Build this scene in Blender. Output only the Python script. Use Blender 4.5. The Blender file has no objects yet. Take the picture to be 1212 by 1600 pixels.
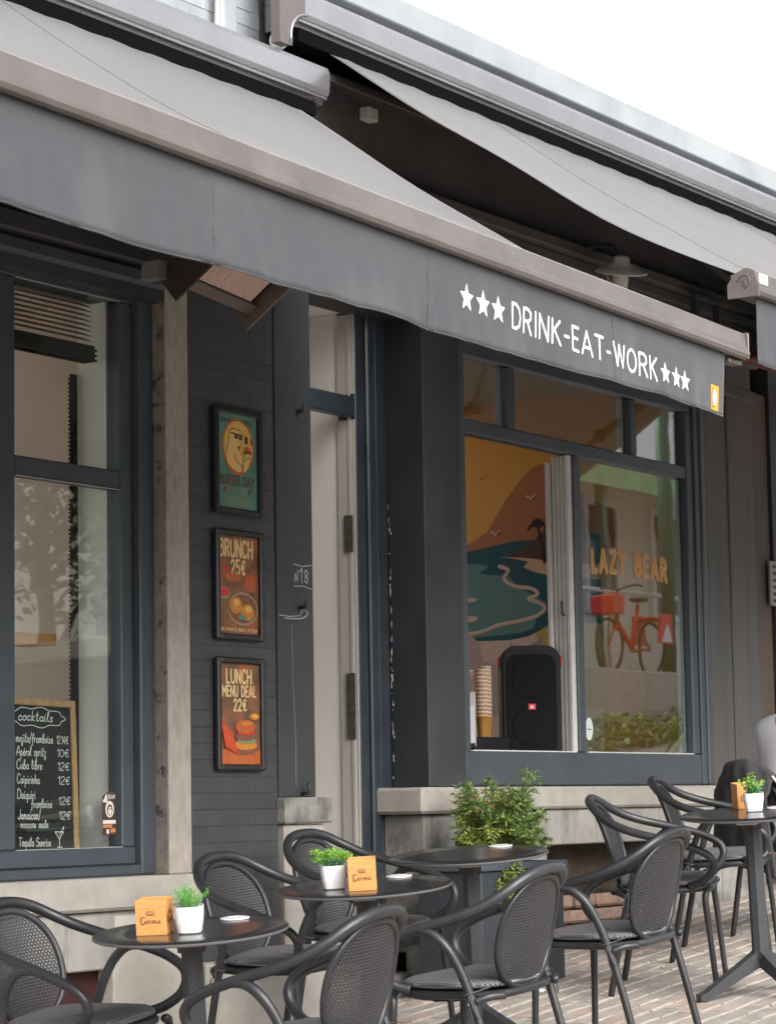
import bpy, bmesh, math, random
from math import sin, cos, pi, radians, sqrt, atan2, exp
from mathutils import Vector, Matrix
from mathutils.geometry import tessellate_polygon

S = bpy.context.scene
COL = S.collection
RND = random.Random(7)

# ------------------------------------------------------------------ camera, sky, sun, exposure
F_PX, YAW, PITCH, ROLL = 4111.33, 0.571344, 0.111246, -0.0171065     # metric camera solved from the facade's vanishing points
fw = Vector((cos(PITCH) * cos(YAW), cos(PITCH) * sin(YAW), sin(PITCH)))
rt = fw.cross(Vector((0, 0, 1))).normalized(); up = rt.cross(fw)
r2 = cos(ROLL) * rt + sin(ROLL) * up; u2 = -sin(ROLL) * rt + cos(ROLL) * up
CAM = Vector((0, 0, 1.68))
cd = bpy.data.cameras.new('camera'); cam = bpy.data.objects.new('camera', cd); COL.objects.link(cam)
cam.matrix_world = Matrix(((r2.x, u2.x, -fw.x, CAM.x), (r2.y, u2.y, -fw.y, CAM.y), (r2.z, u2.z, -fw.z, CAM.z), (0, 0, 0, 1)))
cd.sensor_fit = 'HORIZONTAL'; cd.sensor_width = 36; cd.lens = F_PX / 1212 * 36
cd.clip_start = 0.1; cd.clip_end = 900
cd.dof.use_dof = True; cd.dof.focus_distance = 10.4; cd.dof.aperture_fstop = 11
S.camera = cam

SUN_EL, SUN_AZ = radians(36), radians(-112)       # azimuth of the direction TO the sun, from +X towards +Y
W = bpy.data.worlds.new('World'); S.world = W; W.use_nodes = True
nt = W.node_tree; nt.nodes.clear()
sky = nt.nodes.new('ShaderNodeTexSky'); sky.sky_type = 'NISHITA'; sky.sun_disc = False
sky.sun_elevation = SUN_EL; sky.sun_rotation = pi / 2 - SUN_AZ
sky.air_density = 1.0; sky.dust_density = 4.0; sky.ozone_density = 1.0
hs = nt.nodes.new('ShaderNodeHueSaturation'); hs.inputs['Saturation'].default_value = 0.30
bg = nt.nodes.new('ShaderNodeBackground'); bg.inputs['Strength'].default_value = 0.15
wo = nt.nodes.new('ShaderNodeOutputWorld')
nt.links.new(sky.outputs[0], hs.inputs['Color']); nt.links.new(hs.outputs[0], bg.inputs[0]); nt.links.new(bg.outputs[0], wo.inputs[0])
sd = bpy.data.lights.new('sun', 'SUN'); sd.energy = 1.5; sd.angle = radians(48); sd.color = (1, .965, .92)
sun = bpy.data.objects.new('sun', sd); COL.objects.link(sun)
to = Vector((cos(SUN_EL) * cos(SUN_AZ), cos(SUN_EL) * sin(SUN_AZ), sin(SUN_EL)))
sun.rotation_euler = to.to_track_quat('Z', 'Y').to_euler(); sun.location = (0, -5, 20)
S.view_settings.view_transform = 'Standard'; S.view_settings.look = 'None'
S.view_settings.gamma = 1; S.view_settings.use_curve_mapping = False
S.view_settings.exposure = 1.0
S.cycles.max_bounces = 8; S.cycles.transparent_max_bounces = 24

SL = 0.0865                                        # the street climbs along the facade
def gz(x): return SL * x

# ------------------------------------------------------------------ materials
MATS = {}
def mat(name, col, rough=.6, metal=0, var=0.0, vscale=6, bump=0.0, bscale=60, col2=None, stain=None, sscale=3,
        srange=(.5, .65), coat=0, stretch=None, rnd=None, rndamt=.0, spec=.5, sheen=0, trans=0, rvar=0):
    if name in MATS: return MATS[name]
    m = bpy.data.materials.new(name); m.use_nodes = True; N = m.node_tree.nodes; L = m.node_tree.links
    b = N['Principled BSDF']
    b.inputs['Base Color'].default_value = (*col, 1); b.inputs['Roughness'].default_value = rough
    b.inputs['Metallic'].default_value = metal; b.inputs['Coat Weight'].default_value = coat
    b.inputs['Coat Roughness'].default_value = .15
    b.inputs['Specular IOR Level'].default_value = spec; b.inputs['Sheen Weight'].default_value = sheen
    b.inputs['Transmission Weight'].default_value = trans
    geo = N.new('ShaderNodeNewGeometry'); mp = N.new('ShaderNodeMapping'); L.new(geo.outputs['Position'], mp.inputs['Vector'])
    if stretch: mp.inputs['Scale'].default_value = stretch
    last = None
    def noise(sc, det=5, rough_=.6):
        n = N.new('ShaderNodeTexNoise'); n.inputs['Scale'].default_value = sc; n.inputs['Detail'].default_value = det
        n.inputs['Roughness'].default_value = rough_; L.new(mp.outputs[0], n.inputs['Vector']); return n
    def mixc(fac, a, c, blend='MIX'):
        x = N.new('ShaderNodeMix'); x.data_type = 'RGBA'; x.blend_type = blend
        if isinstance(fac, float): x.inputs[0].default_value = fac
        else: L.new(fac, x.inputs[0])
        for s, v in ((6, a), (7, c)):
            if isinstance(v, tuple): x.inputs[s].default_value = (*v, 1)
            else: L.new(v, x.inputs[s])
        return x.outputs[2]
    cur = tuple(col)
    def ramp(src, a, b_):
        r = N.new('ShaderNodeMapRange'); r.inputs[1].default_value = a; r.inputs[2].default_value = b_; L.new(src, r.inputs[0]); return r.outputs[0]
    if var or col2:
        c2 = col2 if col2 else tuple(min(1, c * (1 + var)) for c in col)
        c1 = tuple(col) if col2 else tuple(c * (1 - var) for c in col)
        cur = mixc(ramp(noise(vscale).outputs[0], .35, .65), c1, c2)
    if stain:
        cur = mixc(ramp(noise(sscale, 8, .7).outputs[0], *srange), cur, tuple(stain))
    if rnd:
        src = None
        if rnd == 'object':
            oi = N.new('ShaderNodeObjectInfo'); src = oi.outputs['Random']
        else: src = geo.outputs['Random Per Island']
        rr = N.new('ShaderNodeValToRGB'); e = rr.color_ramp.elements
        cols = rndamt; e[0].color = (*cols[0], 1); e[1].color = (*cols[-1], 1)
        for i in range(1, len(cols) - 1):
            q = e.new(i / (len(cols) - 1)); q.color = (*cols[i], 1)
        L.new(src, rr.inputs[0]); cur = mixc(1.0, cur, rr.outputs[0], 'MULTIPLY')
    if not isinstance(cur, tuple): L.new(cur, b.inputs['Base Color'])
    if rvar:
        r = N.new('ShaderNodeMapRange'); r.inputs[3].default_value = rough - rvar; r.inputs[4].default_value = rough + rvar
        L.new(noise(vscale * 2.3).outputs[0], r.inputs[0]); L.new(r.outputs[0], b.inputs['Roughness'])
    if bump:
        bp = N.new('ShaderNodeBump'); bp.inputs['Strength'].default_value = min(1, bump); bp.inputs['Distance'].default_value = .004
        L.new(noise(bscale, 6, .65).outputs[0], bp.inputs['Height']); L.new(bp.outputs[0], b.inputs['Normal'])
    MATS[name] = m
    return m

def glass_mat(name, ior=1.75, tint=(.93, .96, .95)):
    m = bpy.data.materials.new(name); m.use_nodes = True; N = m.node_tree.nodes; L = m.node_tree.links
    N.clear(); o = N.new('ShaderNodeOutputMaterial'); mx = N.new('ShaderNodeMixShader')
    t = N.new('ShaderNodeBsdfTransparent'); t.inputs[0].default_value = (*tint, 1)
    g = N.new('ShaderNodeBsdfGlossy'); g.inputs['Roughness'].default_value = 0.0
    geo = N.new('ShaderNodeNewGeometry'); mr = N.new('ShaderNodeMapRange')
    mr.inputs[3].default_value = ior; mr.inputs[4].default_value = 1 / ior
    L.new(geo.outputs['Backfacing'], mr.inputs[0])
    fr = N.new('ShaderNodeFresnel'); L.new(mr.outputs[0], fr.inputs['IOR'])
    n = N.new('ShaderNodeTexNoise'); n.inputs['Scale'].default_value = 2.2; L.new(geo.outputs['Position'], n.inputs['Vector'])
    bp = N.new('ShaderNodeBump'); bp.inputs['Strength'].default_value = .03; bp.inputs['Distance'].default_value = .01
    L.new(n.outputs[0], bp.inputs['Height']); L.new(bp.outputs[0], g.inputs['Normal'])
    L.new(fr.outputs[0], mx.inputs[0]); L.new(t.outputs[0], mx.inputs[1]); L.new(g.outputs[0], mx.inputs[2]); L.new(mx.outputs[0], o.inputs[0])
    return m

M_frame = mat('slate painted window metal', (.052, .065, .078), .42, var=.14, vscale=3, bump=.08, bscale=25, rvar=.12, stain=(.085, .094, .10), sscale=14, srange=(.64, .74))
M_door = mat('blue black gloss paint', (.030, .040, .052), .34, var=.2, vscale=5, bump=.1, bscale=18, rvar=.08)
M_black = mat('black wall paint', (.034, .035, .038), .6, var=.25, vscale=2.2, bump=.35, bscale=45, stain=(.046, .046, .048), sscale=1.6)
M_fascia = mat('haze lifted fascia boards', (.085, .083, .083), .7, var=.15, vscale=3, bump=.4, bscale=25)  # black boards lightened, lens haze put into their colour
M_jamb = mat('black jamb paint', (.040, .042, .046), .58, var=.15, vscale=3, bump=.3, bscale=30)
M_reveal = mat('black satin reveal paint', (.034, .036, .040), .5, var=.2, vscale=4, bump=.2, bscale=30)
M_dbrick = mat('dark painted brick', (.052, .055, .060), .5, var=.1, vscale=9, bump=.35, bscale=38, rnd='object', rndamt=((.88, .88, .9), (1, 1, 1), (1.08, 1.06, 1.04)))
M_grey_pil = mat('dark grey timber pilaster', (.100, .098, .096), .7, col2=(.075, .074, .074), vscale=7, bump=.6, bscale=22, stretch=(1, 1, .12), stain=(.125, .12, .115), sscale=5, srange=(.55, .75))
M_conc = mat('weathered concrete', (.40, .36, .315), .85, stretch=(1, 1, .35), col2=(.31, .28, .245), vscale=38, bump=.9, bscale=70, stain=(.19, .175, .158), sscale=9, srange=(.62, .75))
M_concd = mat('shaded stained concrete', (.27, .235, .205), .85, col2=(.19, .168, .148), vscale=14, bump=.9, bscale=60, stain=(.07, .062, .056), sscale=11, srange=(.56, .62))  # stained concrete in a darker copy, side shade put into the colour
M_sill = mat('beige stone sill', (.40, .375, .335), .75, col2=(.34, .318, .288), vscale=10, bump=.6, bscale=85, stain=(.25, .235, .21), sscale=14, srange=(.6, .75))
M_stone = mat('grey mottled stone', (.30, .29, .265), .8, col2=(.22, .212, .2), vscale=6, bump=1, bscale=45, stain=(.115, .112, .108), sscale=6, srange=(.5, .66))
M_stone2 = mat('streaked stone band', (.36, .345, .315), .8, col2=(.27, .26, .242), vscale=9, bump=.7, bscale=45, stretch=(1, 1, .25), stain=(.16, .157, .15), sscale=8, srange=(.56, .68))
M_pale = mat('pale lime render', (.55, .515, .46), .85, col2=(.47, .44, .40), vscale=5, bump=.6, bscale=40, stain=(.36, .335, .30), sscale=5, srange=(.58, .72))
M_white = mat('white upper wall paint', (.82, .83, .82), .7, var=.02, vscale=2, bump=.15, bscale=20, stain=(.55, .53, .46), sscale=5, srange=(.72, .76))
M_lead = mat('grey lead flashing', (.25, .275, .29), .5, col2=(.32, .345, .36), vscale=2.5, bump=.35, bscale=16, rvar=.1)
M_gbrick = mat('pale grey painted brick', (.30, .33, .355), .6, var=.1, vscale=10, bump=.5, bscale=40, rnd='object', rndamt=((.85, .85, .86), (1, 1, 1)))
M_taupe = mat('taupe lacquered aluminium', (.150, .131, .124), .36, metal=.3, var=.16, vscale=3.5, bump=.05, bscale=30, rvar=.08, coat=.15)
M_silver = mat('pale lacquered cassette aluminium', (.40, .40, .415), .27, metal=.75, var=.08, vscale=2.5, rvar=.08, coat=.2)
M_fabric = mat('charcoal awning canvas', (.070, .069, .073), .8, var=.07, vscale=1.5, bump=.25, bscale=500, sheen=.35, stain=(.084, .081, .084), sscale=1.7, srange=(.42, .66))
M_val = mat('charcoal valance canvas', (.044, .050, .057), .75, var=.06, vscale=2.5, bump=.3, bscale=420, sheen=.15, stain=(.060, .066, .072), sscale=2.5)
M_print = mat('white lettering vinyl', (.80, .72, .76), .6)
M_chair = mat('anthracite chair resin', (.024, .025, .028), .38, var=.2, vscale=8, bump=.12, bscale=160, rvar=.12, rnd='object', rndamt=((.8, .8, .8), (1, 1, 1), (1.35, 1.34, 1.32)), stain=(.05, .05, .052), sscale=9, srange=(.6, .75))
M_perf = mat('anthracite perforated resin', (.036, .036, .038), .5, var=.08, vscale=8)
M_table = mat('black laminate tabletop', (.020, .020, .022), .22, var=.1, vscale=6, rvar=.06, stain=(.03, .03, .032), sscale=12, coat=.3)
M_edge = mat('greyed tabletop edge', (.13, .13, .135), .5)
M_iron = mat('dark grey powder coated iron', (.045, .047, .052), .45, var=.1, vscale=10, bump=.15, bscale=200)
M_grey = mat('light grey plastic', (.42, .42, .42), .5)
M_red = mat('red plastic', (.45, .02, .04), .4)
M_wpot = mat('white glazed pot', (.78, .78, .79), .3, coat=.3)
M_leaf1 = mat('fresh bright leaf', (.13, .36, .06), .55, var=.35, vscale=45)
M_leaf2 = mat('yellow green leaf', (.24, .42, .05), .55, var=.3, vscale=45)
M_leaf3 = mat('mid green leaf', (.09, .34, .12), .5, var=.3, vscale=45)
M_box = mat('honey stained plywood', (.60, .27, .08), .5, col2=(.70, .34, .11), vscale=14, stretch=(1, 1, 6), bump=.15, bscale=120)
M_boxink = mat('burnt brown ink', (.09, .03, .012), .7)
M_disc = mat('white glossy disc', (.78, .78, .78), .25)
M_ink = mat('dark ink', (.03, .03, .035), .6)
M_brown = mat('brown interior wall', (.66, .53, .43), .8, var=.08, vscale=2)
M_cream = mat('pale interior reveal', (.82, .82, .76), .7, var=.05, vscale=2)
M_hall = mat('white hallway plaster', (.80, .76, .72), .6, var=.04, vscale=2, bump=.2, bscale=20)
M_floor = mat('dark interior floor', (.12, .09, .07), .5)
M_ceil = mat('warm interior ceiling', (.66, .52, .36), .8, var=.04)
M_wood = mat('light pine wood', (.55, .33, .15), .55, var=.15, vscale=30, stretch=(1, 1, .2))
M_shelf = mat('orange shelf wood', (.55, .26, .08), .45, var=.15, vscale=20)
M_chalkb = mat('chalkboard black', (.012, .013, .013), .55, var=.25, vscale=6)
M_chalk = mat('white chalk pen', (.80, .80, .76), .8)
M_rubber = mat('black rubber plastic', (.010, .010, .011), .55, bump=.1, bscale=300, spec=.3)
M_grille = mat('black speaker grille', (.009, .009, .010), .7, spec=.25, bump=.9, bscale=900)
M_redlogo = mat('red speaker badge', (.75, .03, .02), .4)
M_paver = mat('worn clay paver', (.34, .315, .29), .82, var=.16, vscale=16, bump=.8, bscale=110, rnd='object',
              rndamt=((.68, .69, .70), (1.0, .96, .92), (.84, .84, .84), (1.10, 1.03, .97), (1.02, .87, .81), (.90, .89, .88), (1.15, 1.10, 1.04)), stain=(.24, .225, .205), sscale=7, srange=(.56, .72))
M_paver2 = mat('worn clay paver mass', (.34, .315, .29), .82, var=.16, vscale=16, bump=.8, bscale=110, rnd='island',
               rndamt=((.68, .69, .70), (1.0, .96, .92), (.84, .84, .84), (1.10, 1.03, .97), (1.02, .87, .81), (.90, .89, .88), (1.15, 1.10, 1.04)), stain=(.24, .225, .205), sscale=7, srange=(.56, .72))
M_mortar = mat('sandy mortar bed', (.30, .275, .24), .95, var=.18, vscale=20, bump=.9, bscale=150)
M_glass = glass_mat('window glass', 1.75)
M_glassr = glass_mat('clear pane glass', 3.1)

# ------------------------------------------------------------------ mesh builder
class MB:
    def __init__(s): s.v = []; s.f = []; s.m = []; s.sm = []
    def add(s, vs, fs, mi=0, smooth=False):
        o = len(s.v); s.v += [tuple(p) for p in vs]
        for f in fs: s.f.append(tuple(i + o for i in f)); s.m.append(mi); s.sm.append(smooth)
    def box(s, x0, x1, y0, y1, z0, z1, mi=0, M=None, c=0):
        """box with small chamfers (c) on every edge"""
        if x0 > x1: x0, x1 = x1, x0
        if y0 > y1: y0, y1 = y1, y0
        if z0 > z1: z0, z1 = z1, z0
        c = min(c, (x1 - x0) * .45, (y1 - y0) * .45, (z1 - z0) * .45)
        if c <= 0:
            vs = [Vector(p) for p in ((x0, y0, z0), (x1, y0, z0), (x1, y1, z0), (x0, y1, z0), (x0, y0, z1), (x1, y0, z1), (x1, y1, z1), (x0, y1, z1))]
            fs = [(0, 3, 2, 1), (4, 5, 6, 7), (0, 1, 5, 4), (1, 2, 6, 5), (2, 3, 7, 6), (3, 0, 4, 7)]
        else:
            bm = bmesh.new(); bmesh.ops.create_cube(bm, size=1)
            for v in bm.verts: v.co = Vector(((x0 + x1) / 2 + v.co.x * (x1 - x0), (y0 + y1) / 2 + v.co.y * (y1 - y0), (z0 + z1) / 2 + v.co.z * (z1 - z0)))
            bmesh.ops.bevel(bm, geom=bm.edges[:], offset=c, segments=1, affect='EDGES')
            bm.verts.index_update(); vs = [v.co.copy() for v in bm.verts]; fs = [[v.index for v in f.verts] for f in bm.faces]; bm.free()
        if M: vs = [M @ v for v in vs]
        s.add(vs, fs, mi); return s
    def prism(s, pts, axis, a, b, mi=0, M=None, smooth=False):
        """closed outline of 2D points extruded along an axis from a to b"""
        def P(p, t):
            if axis == 'x': return Vector((t, p[0], p[1]))
            if axis == 'y': return Vector((p[0], t, p[1]))
            return Vector((p[0], p[1], t))
        n = len(pts); vs = [P(p, a) for p in pts] + [P(p, b) for p in pts]
        if M: vs = [M @ v for v in vs]
        s.add(vs, [(i, (i + 1) % n, n + (i + 1) % n, n + i) for i in range(n)], mi, smooth)
        t = tessellate_polygon([[Vector((p[0], p[1], 0)) for p in pts]])
        s.add(vs, [tuple(q) for q in t] + [tuple(n + i for i in reversed(q)) for q in t], mi)
        return s
    def tube(s, pts, r, seg=10, mi=0, closed=False, cap=True, flat=1.0, M=None):
        pts = [Vector(p) for p in pts]; n = len(pts)
        rs = r if isinstance(r, (list, tuple)) else [r] * n
        T = []
        for i in range(n):
            a = pts[(i - 1) % n] if (closed or i > 0) else pts[i]; b = pts[(i + 1) % n] if (closed or i < n - 1) else pts[i]
            T.append((b - a).normalized())
        ref = Vector((0, 0, 1)) if abs(T[0].z) < .9 else Vector((1, 0, 0))
        nrm = (ref - T[0] * ref.dot(T[0])).normalized(); vs = []
        for i in range(n):
            nrm = (nrm - T[i] * nrm.dot(T[i])).normalized(); bn = T[i].cross(nrm)
            for k in range(seg):
                a = 2 * pi * k / seg; vs.append(pts[i] + nrm * (rs[i] * cos(a)) + bn * (rs[i] * flat * sin(a)))
        fs = []
        for i in range(n if closed else n - 1):
            j = (i + 1) % n
            for k in range(seg): fs.append((i * seg + k, i * seg + (k + 1) % seg, j * seg + (k + 1) % seg, j * seg + k))
        if cap and not closed: fs.append(tuple(reversed(range(seg)))); fs.append(tuple((n - 1) * seg + k for k in range(seg)))
        if M: vs = [M @ v for v in vs]
        s.add(vs, fs, mi, True); return s
    def lathe(s, prof, seg=24, mi=0, M=None, smooth=True, capb=True, capt=True):
        vs = []; n = len(prof)
        for r, z in prof:
            for k in range(seg): a = 2 * pi * k / seg; vs.append(Vector((r * cos(a), r * sin(a), z)))
        fs = [(i * seg + k, i * seg + (k + 1) % seg, (i + 1) * seg + (k + 1) % seg, (i + 1) * seg + k) for i in range(n - 1) for k in range(seg)]
        if M: vs = [M @ v for v in vs]
        o = len(s.v); s.add(vs, fs, mi, smooth)
        if capb: s.f.append(tuple(o + k for k in reversed(range(seg)))); s.m.append(mi); s.sm.append(False)
        if capt: s.f.append(tuple(o + (n - 1) * seg + k for k in range(seg))); s.m.append(mi); s.sm.append(False)
        return s
    def mesh(s, name, mats):
        me = bpy.data.meshes.new(name); me.from_pydata(s.v, [], s.f)
        for m in (mats if isinstance(mats, (list, tuple)) else [mats]): me.materials.append(m)
        me.polygons.foreach_set('material_index', s.m); me.polygons.foreach_set('use_smooth', s.sm)
        bm = bmesh.new(); bm.from_mesh(me); bmesh.ops.recalc_face_normals(bm, faces=bm.faces[:]); bm.to_mesh(me); bm.free()
        me.update(); return me
    def obj(s, name, mats, parent=None, **kw):
        return link(name, s.mesh(name, mats), parent, **kw)

def link(name, me, parent=None, label=None, cat=None, group=None, kind=None, loc=None, mw=None):
    o = bpy.data.objects.new(name, me); COL.objects.link(o)
    if parent: o.parent = parent
    if loc: o.location = loc
    if mw: o.matrix_local = mw
    if label: o['label'] = label
    if cat: o['category'] = cat
    if group: o['group'] = group
    if kind: o['kind'] = kind
    return o
def thing(name, label, cat, loc=(0, 0, 0), group=None, mw=None):
    return link(name, None, None, label, cat, group, None, loc if not mw else None, mw)
def copy_tree(o, parent=None):
    c = o.copy(); COL.objects.link(c); c.parent = parent
    for ch in o.children: copy_tree(ch, c)
    return c
def smooth_path(pts, n=6, closed=False):
    P = [Vector(p) for p in pts]; out = []; m = len(P)
    for i in range(m if closed else m - 1):
        g = lambda k: P[k % m] if closed else P[max(0, min(m - 1, k))]
        p0, p1, p2, p3 = g(i - 1), g(i), g(i + 1), g(i + 2)
        for k in range(n):
            t = k / n
            out.append(.5 * ((2 * p1) + (p2 - p0) * t + (2 * p0 - 5 * p1 + 4 * p2 - p3) * t * t + (3 * p1 - p0 - 3 * p2 + p3) * t ** 3))
    if not closed: out.append(P[-1])
    return out
def stand(x, y, az, dz=0.0, gx=SL, gy=0.0):
    """frame of something standing on the sloping street, its front (-Y) turned to azimuth az (degrees)"""
    n = Vector((-gx, -gy, 1)).normalized(); a = radians(az)
    f = Vector((cos(a), sin(a), 0)); f = (f - n * f.dot(n)).normalized(); yv = -f; xv = yv.cross(n)
    return Matrix(((xv.x, yv.x, n.x, x), (xv.y, yv.y, n.y, y), (xv.z, yv.z, n.z, gz(x) + dz), (0, 0, 0, 1)))

# ------------------------------------------------------------------ strokes and flat print
G = {
 'A': (.9, ((0, 0), (.45, 1), (.9, 0)), ((.16, .3), (.74, .3))), 'B': (.7, ((0, 0), (0, 1), (.4, 1), (.6, .88), (.6, .66), (.4, .54), (0, .54)), ((.4, .54), (.68, .4), (.68, .13), (.45, 0), (0, 0))),
 'C': (.75, ((.75, .82), (.55, 1), (.25, 1), (.03, .78), (0, .5), (.03, .22), (.25, 0), (.55, 0), (.75, .18))),
 'D': (.78, ((0, 0), (0, 1), (.35, 1), (.65, .85), (.78, .5), (.65, .15), (.35, 0), (0, 0))),
 'E': (.6, ((.6, 1), (0, 1), (0, 0), (.6, 0)), ((0, .52), (.5, .52))), 'F': (.6, ((.6, 1), (0, 1), (0, 0)), ((0, .52), (.5, .52))),
 'G': (.8, ((.75, .82), (.55, 1), (.25, 1), (.03, .78), (0, .5), (.03, .22), (.25, 0), (.55, 0), (.78, .2), (.78, .45), (.45, .45))),
 'H': (.75, ((0, 0), (0, 1)), ((.75, 0), (.75, 1)), ((0, .5), (.75, .5))), 'I': (.05, ((.03, 0), (.03, 1))),
 'K': (.7, ((0, 0), (0, 1)), ((.68, 1), (0, .45)), ((.18, .58), (.7, 0))), 'L': (.55, ((0, 1), (0, 0), (.55, 0))),
 'M': (.95, ((0, 0), (0, 1), (.47, .35), (.95, 1), (.95, 0))), 'N': (.78, ((0, 0), (0, 1), (.78, 0), (.78, 1))),
 'O': (.95, ((.47, 1), (.18, .9), (0, .65), (0, .35), (.18, .1), (.47, 0), (.77, .1), (.95, .35), (.95, .65), (.77, .9), (.47, 1))),
 'P': (.65, ((0, 0), (0, 1), (.42, 1), (.65, .85), (.65, .6), (.42, .45), (0, .45))),
 'R': (.7, ((0, 0), (0, 1), (.42, 1), (.65, .86), (.65, .64), (.42, .5), (0, .5)), ((.35, .5), (.7, 0))),
 'S': (.65, ((.62, .85), (.42, 1), (.18, 1), (0, .82), (.05, .62), (.55, .42), (.65, .2), (.45, 0), (.18, 0), (0, .16))),
 'T': (.75, ((0, 1), (.75, 1)), ((.375, 1), (.375, 0))), 'U': (.75, ((0, 1), (0, .25), (.2, 0), (.55, 0), (.75, .25), (.75, 1))),
 'W': (1.15, ((0, 1), (.28, 0), (.57, .95), (.87, 0), (1.15, 1))), 'Y': (.8, ((0, 1), (.4, .48), (.8, 1)), ((.4, .48), (.4, 0))),
 'J': (.5, ((.5, 1), (.5, .2), (.32, 0), (.1, 0), (0, .18))), 'X': (.75, ((0, 0), (.75, 1)), ((0, 1), (.75, 0))), 'V': (.8, ((0, 1), (.4, 0), (.8, 1))),
 'Z': (.75, ((0, 1), (.75, 1), (0, 0), (.75, 0))), '-': (.4, ((.03, .45), (.37, .45))), '/': (.4, ((0, -.15), (.4, 1.1))), ' ': (.4,),
 '.': (.1, ((.05, 0), (.05, .04))), "'": (.1, ((.05, .85), (.05, 1))), '°': (.3, ((.15, 1), (.03, .9), (.15, .78), (.27, .9), (.15, 1))),
 '0': (.6, ((.3, 1), (.05, .8), (0, .5), (.05, .2), (.3, 0), (.55, .2), (.6, .5), (.55, .8), (.3, 1))), '1': (.3, ((0, .75), (.25, 1), (.25, 0))),
 '2': (.6, ((.02, .78), (.15, .97), (.4, 1), (.58, .8), (.5, .55), (0, 0), (.6, 0))), '4': (.6, ((.45, 0), (.45, 1), (0, .3), (.6, .3))),
 '5': (.6, ((.55, 1), (.06, 1), (.02, .55), (.35, .62), (.6, .4), (.52, .08), (.25, 0), (0, .1))),
 '8': (.6, ((.3, .53), (.05, .72), (.1, .95), (.3, 1), (.5, .95), (.55, .72), (.3, .53), (0, .3), (.08, .05), (.3, 0), (.52, .05), (.6, .3), (.3, .53))),
 '€': (.65, ((.65, .85), (.45, 1), (.25, .9), (.13, .5), (.25, .1), (.45, 0), (.65, .15)), ((0, .6), (.5, .6)), ((0, .42), (.5, .42))),
 'a': (.5, ((.45, .42), (.25, .5), (.04, .35), (.04, .1), (.22, 0), (.42, .15), (.45, .45), (.44, .08), (.56, .02))),
 'b': (.48, ((.1, .4), (.3, .85), (.2, 1), (.06, .9), (.05, .05), (.3, 0), (.44, .2), (.35, .45), (.1, .35))),
 'c': (.4, ((.4, .4), (.2, .5), (.02, .3), (.05, .06), (.25, 0), (.42, .1))), 'd': (.5, ((.44, .4), (.2, .5), (.02, .25), (.2, 0), (.42, .15), (.45, 1), (.45, .1), (.55, .02))),
 'e': (.42, ((.04, .22), (.36, .3), (.34, .46), (.18, .5), (.02, .28), (.1, .03), (.28, 0), (.42, .1))),
 'f': (.4, ((-.05, -.3), (.12, -.3), (.16, .1), (.2, .85), (.34, 1), (.38, .82), (.05, .4)), ((.0, .42), (.36, .45))),
 'h': (.48, ((.05, 0), (.06, 1), (.06, .25), (.26, .5), (.4, .4), (.42, .05), (.5, 0))), 'i': (.2, ((.05, .5), (.06, .06), (.2, .02)), ((.07, .72), (.08, .78))),
 'j': (.25, ((.15, .5), (.12, -.3), (-.05, -.38), (-.1, -.2), (.15, .05)), ((.17, .72), (.18, .78))),
 'k': (.45, ((.05, 0), (.08, 1)), ((.4, .5), (.08, .22), (.42, 0))), 'l': (.25, ((.0, .2), (.2, .85), (.12, 1), (.04, .8), (.06, .1), (.24, .03))),
 'm': (.72, ((.03, .48), (.05, 0), (.06, .3), (.2, .5), (.3, .4), (.32, 0), (.34, .3), (.48, .5), (.6, .4), (.62, .05), (.72, .02))),
 'n': (.48, ((.03, .48), (.05, 0), (.06, .3), (.22, .5), (.36, .4), (.38, .05), (.5, .02))),
 'o': (.45, ((.2, .5), (.03, .35), (.04, .08), (.22, 0), (.4, .14), (.38, .4), (.2, .5), (.45, .42))), 'p': (.48, ((.03, .5), (.05, -.4), (.06, .3), (.25, .5), (.42, .3), (.32, .02), (.08, .05))),
 'q': (.5, ((.4, .42), (.2, .5), (.02, .25), (.18, 0), (.4, .15), (.42, .5), (.42, -.4))), 'r': (.36, ((.03, .48), (.06, 0), (.07, .3), (.2, .5), (.34, .42))),
 's': (.38, ((.34, .42), (.18, .5), (.05, .38), (.32, .15), (.2, 0), (.0, .06))), 't': (.34, ((.14, .95), (.12, .1), (.22, 0), (.34, .06)), ((0, .6), (.3, .62))),
 'u': (.48, ((.03, .5), (.05, .1), (.2, 0), (.38, .15), (.4, .5), (.4, .06), (.5, .02))), 'w': (.65, ((.03, .5), (.1, .04), (.24, .04), (.3, .42), (.36, .04), (.5, .04), (.6, .5))),
 'x': (.42, ((.02, .5), (.38, 0)), ((.38, .5), (.02, 0))), 'z': (.42, ((.03, .5), (.36, .5), (.05, .02), (.4, -.1), (.2, -.4), (.05, -.2))),
 'é': (.42, ((.04, .22), (.36, .3), (.34, .46), (.18, .5), (.02, .28), (.1, .03), (.28, 0), (.42, .1)), ((.16, .64), (.3, .78))), 'ï': (.25, ((.1, .5), (.1, .06), (.22, .02)), ((.02, .7), (.03, .75)), ((.2, .7), (.21, .75))),
}
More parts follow.
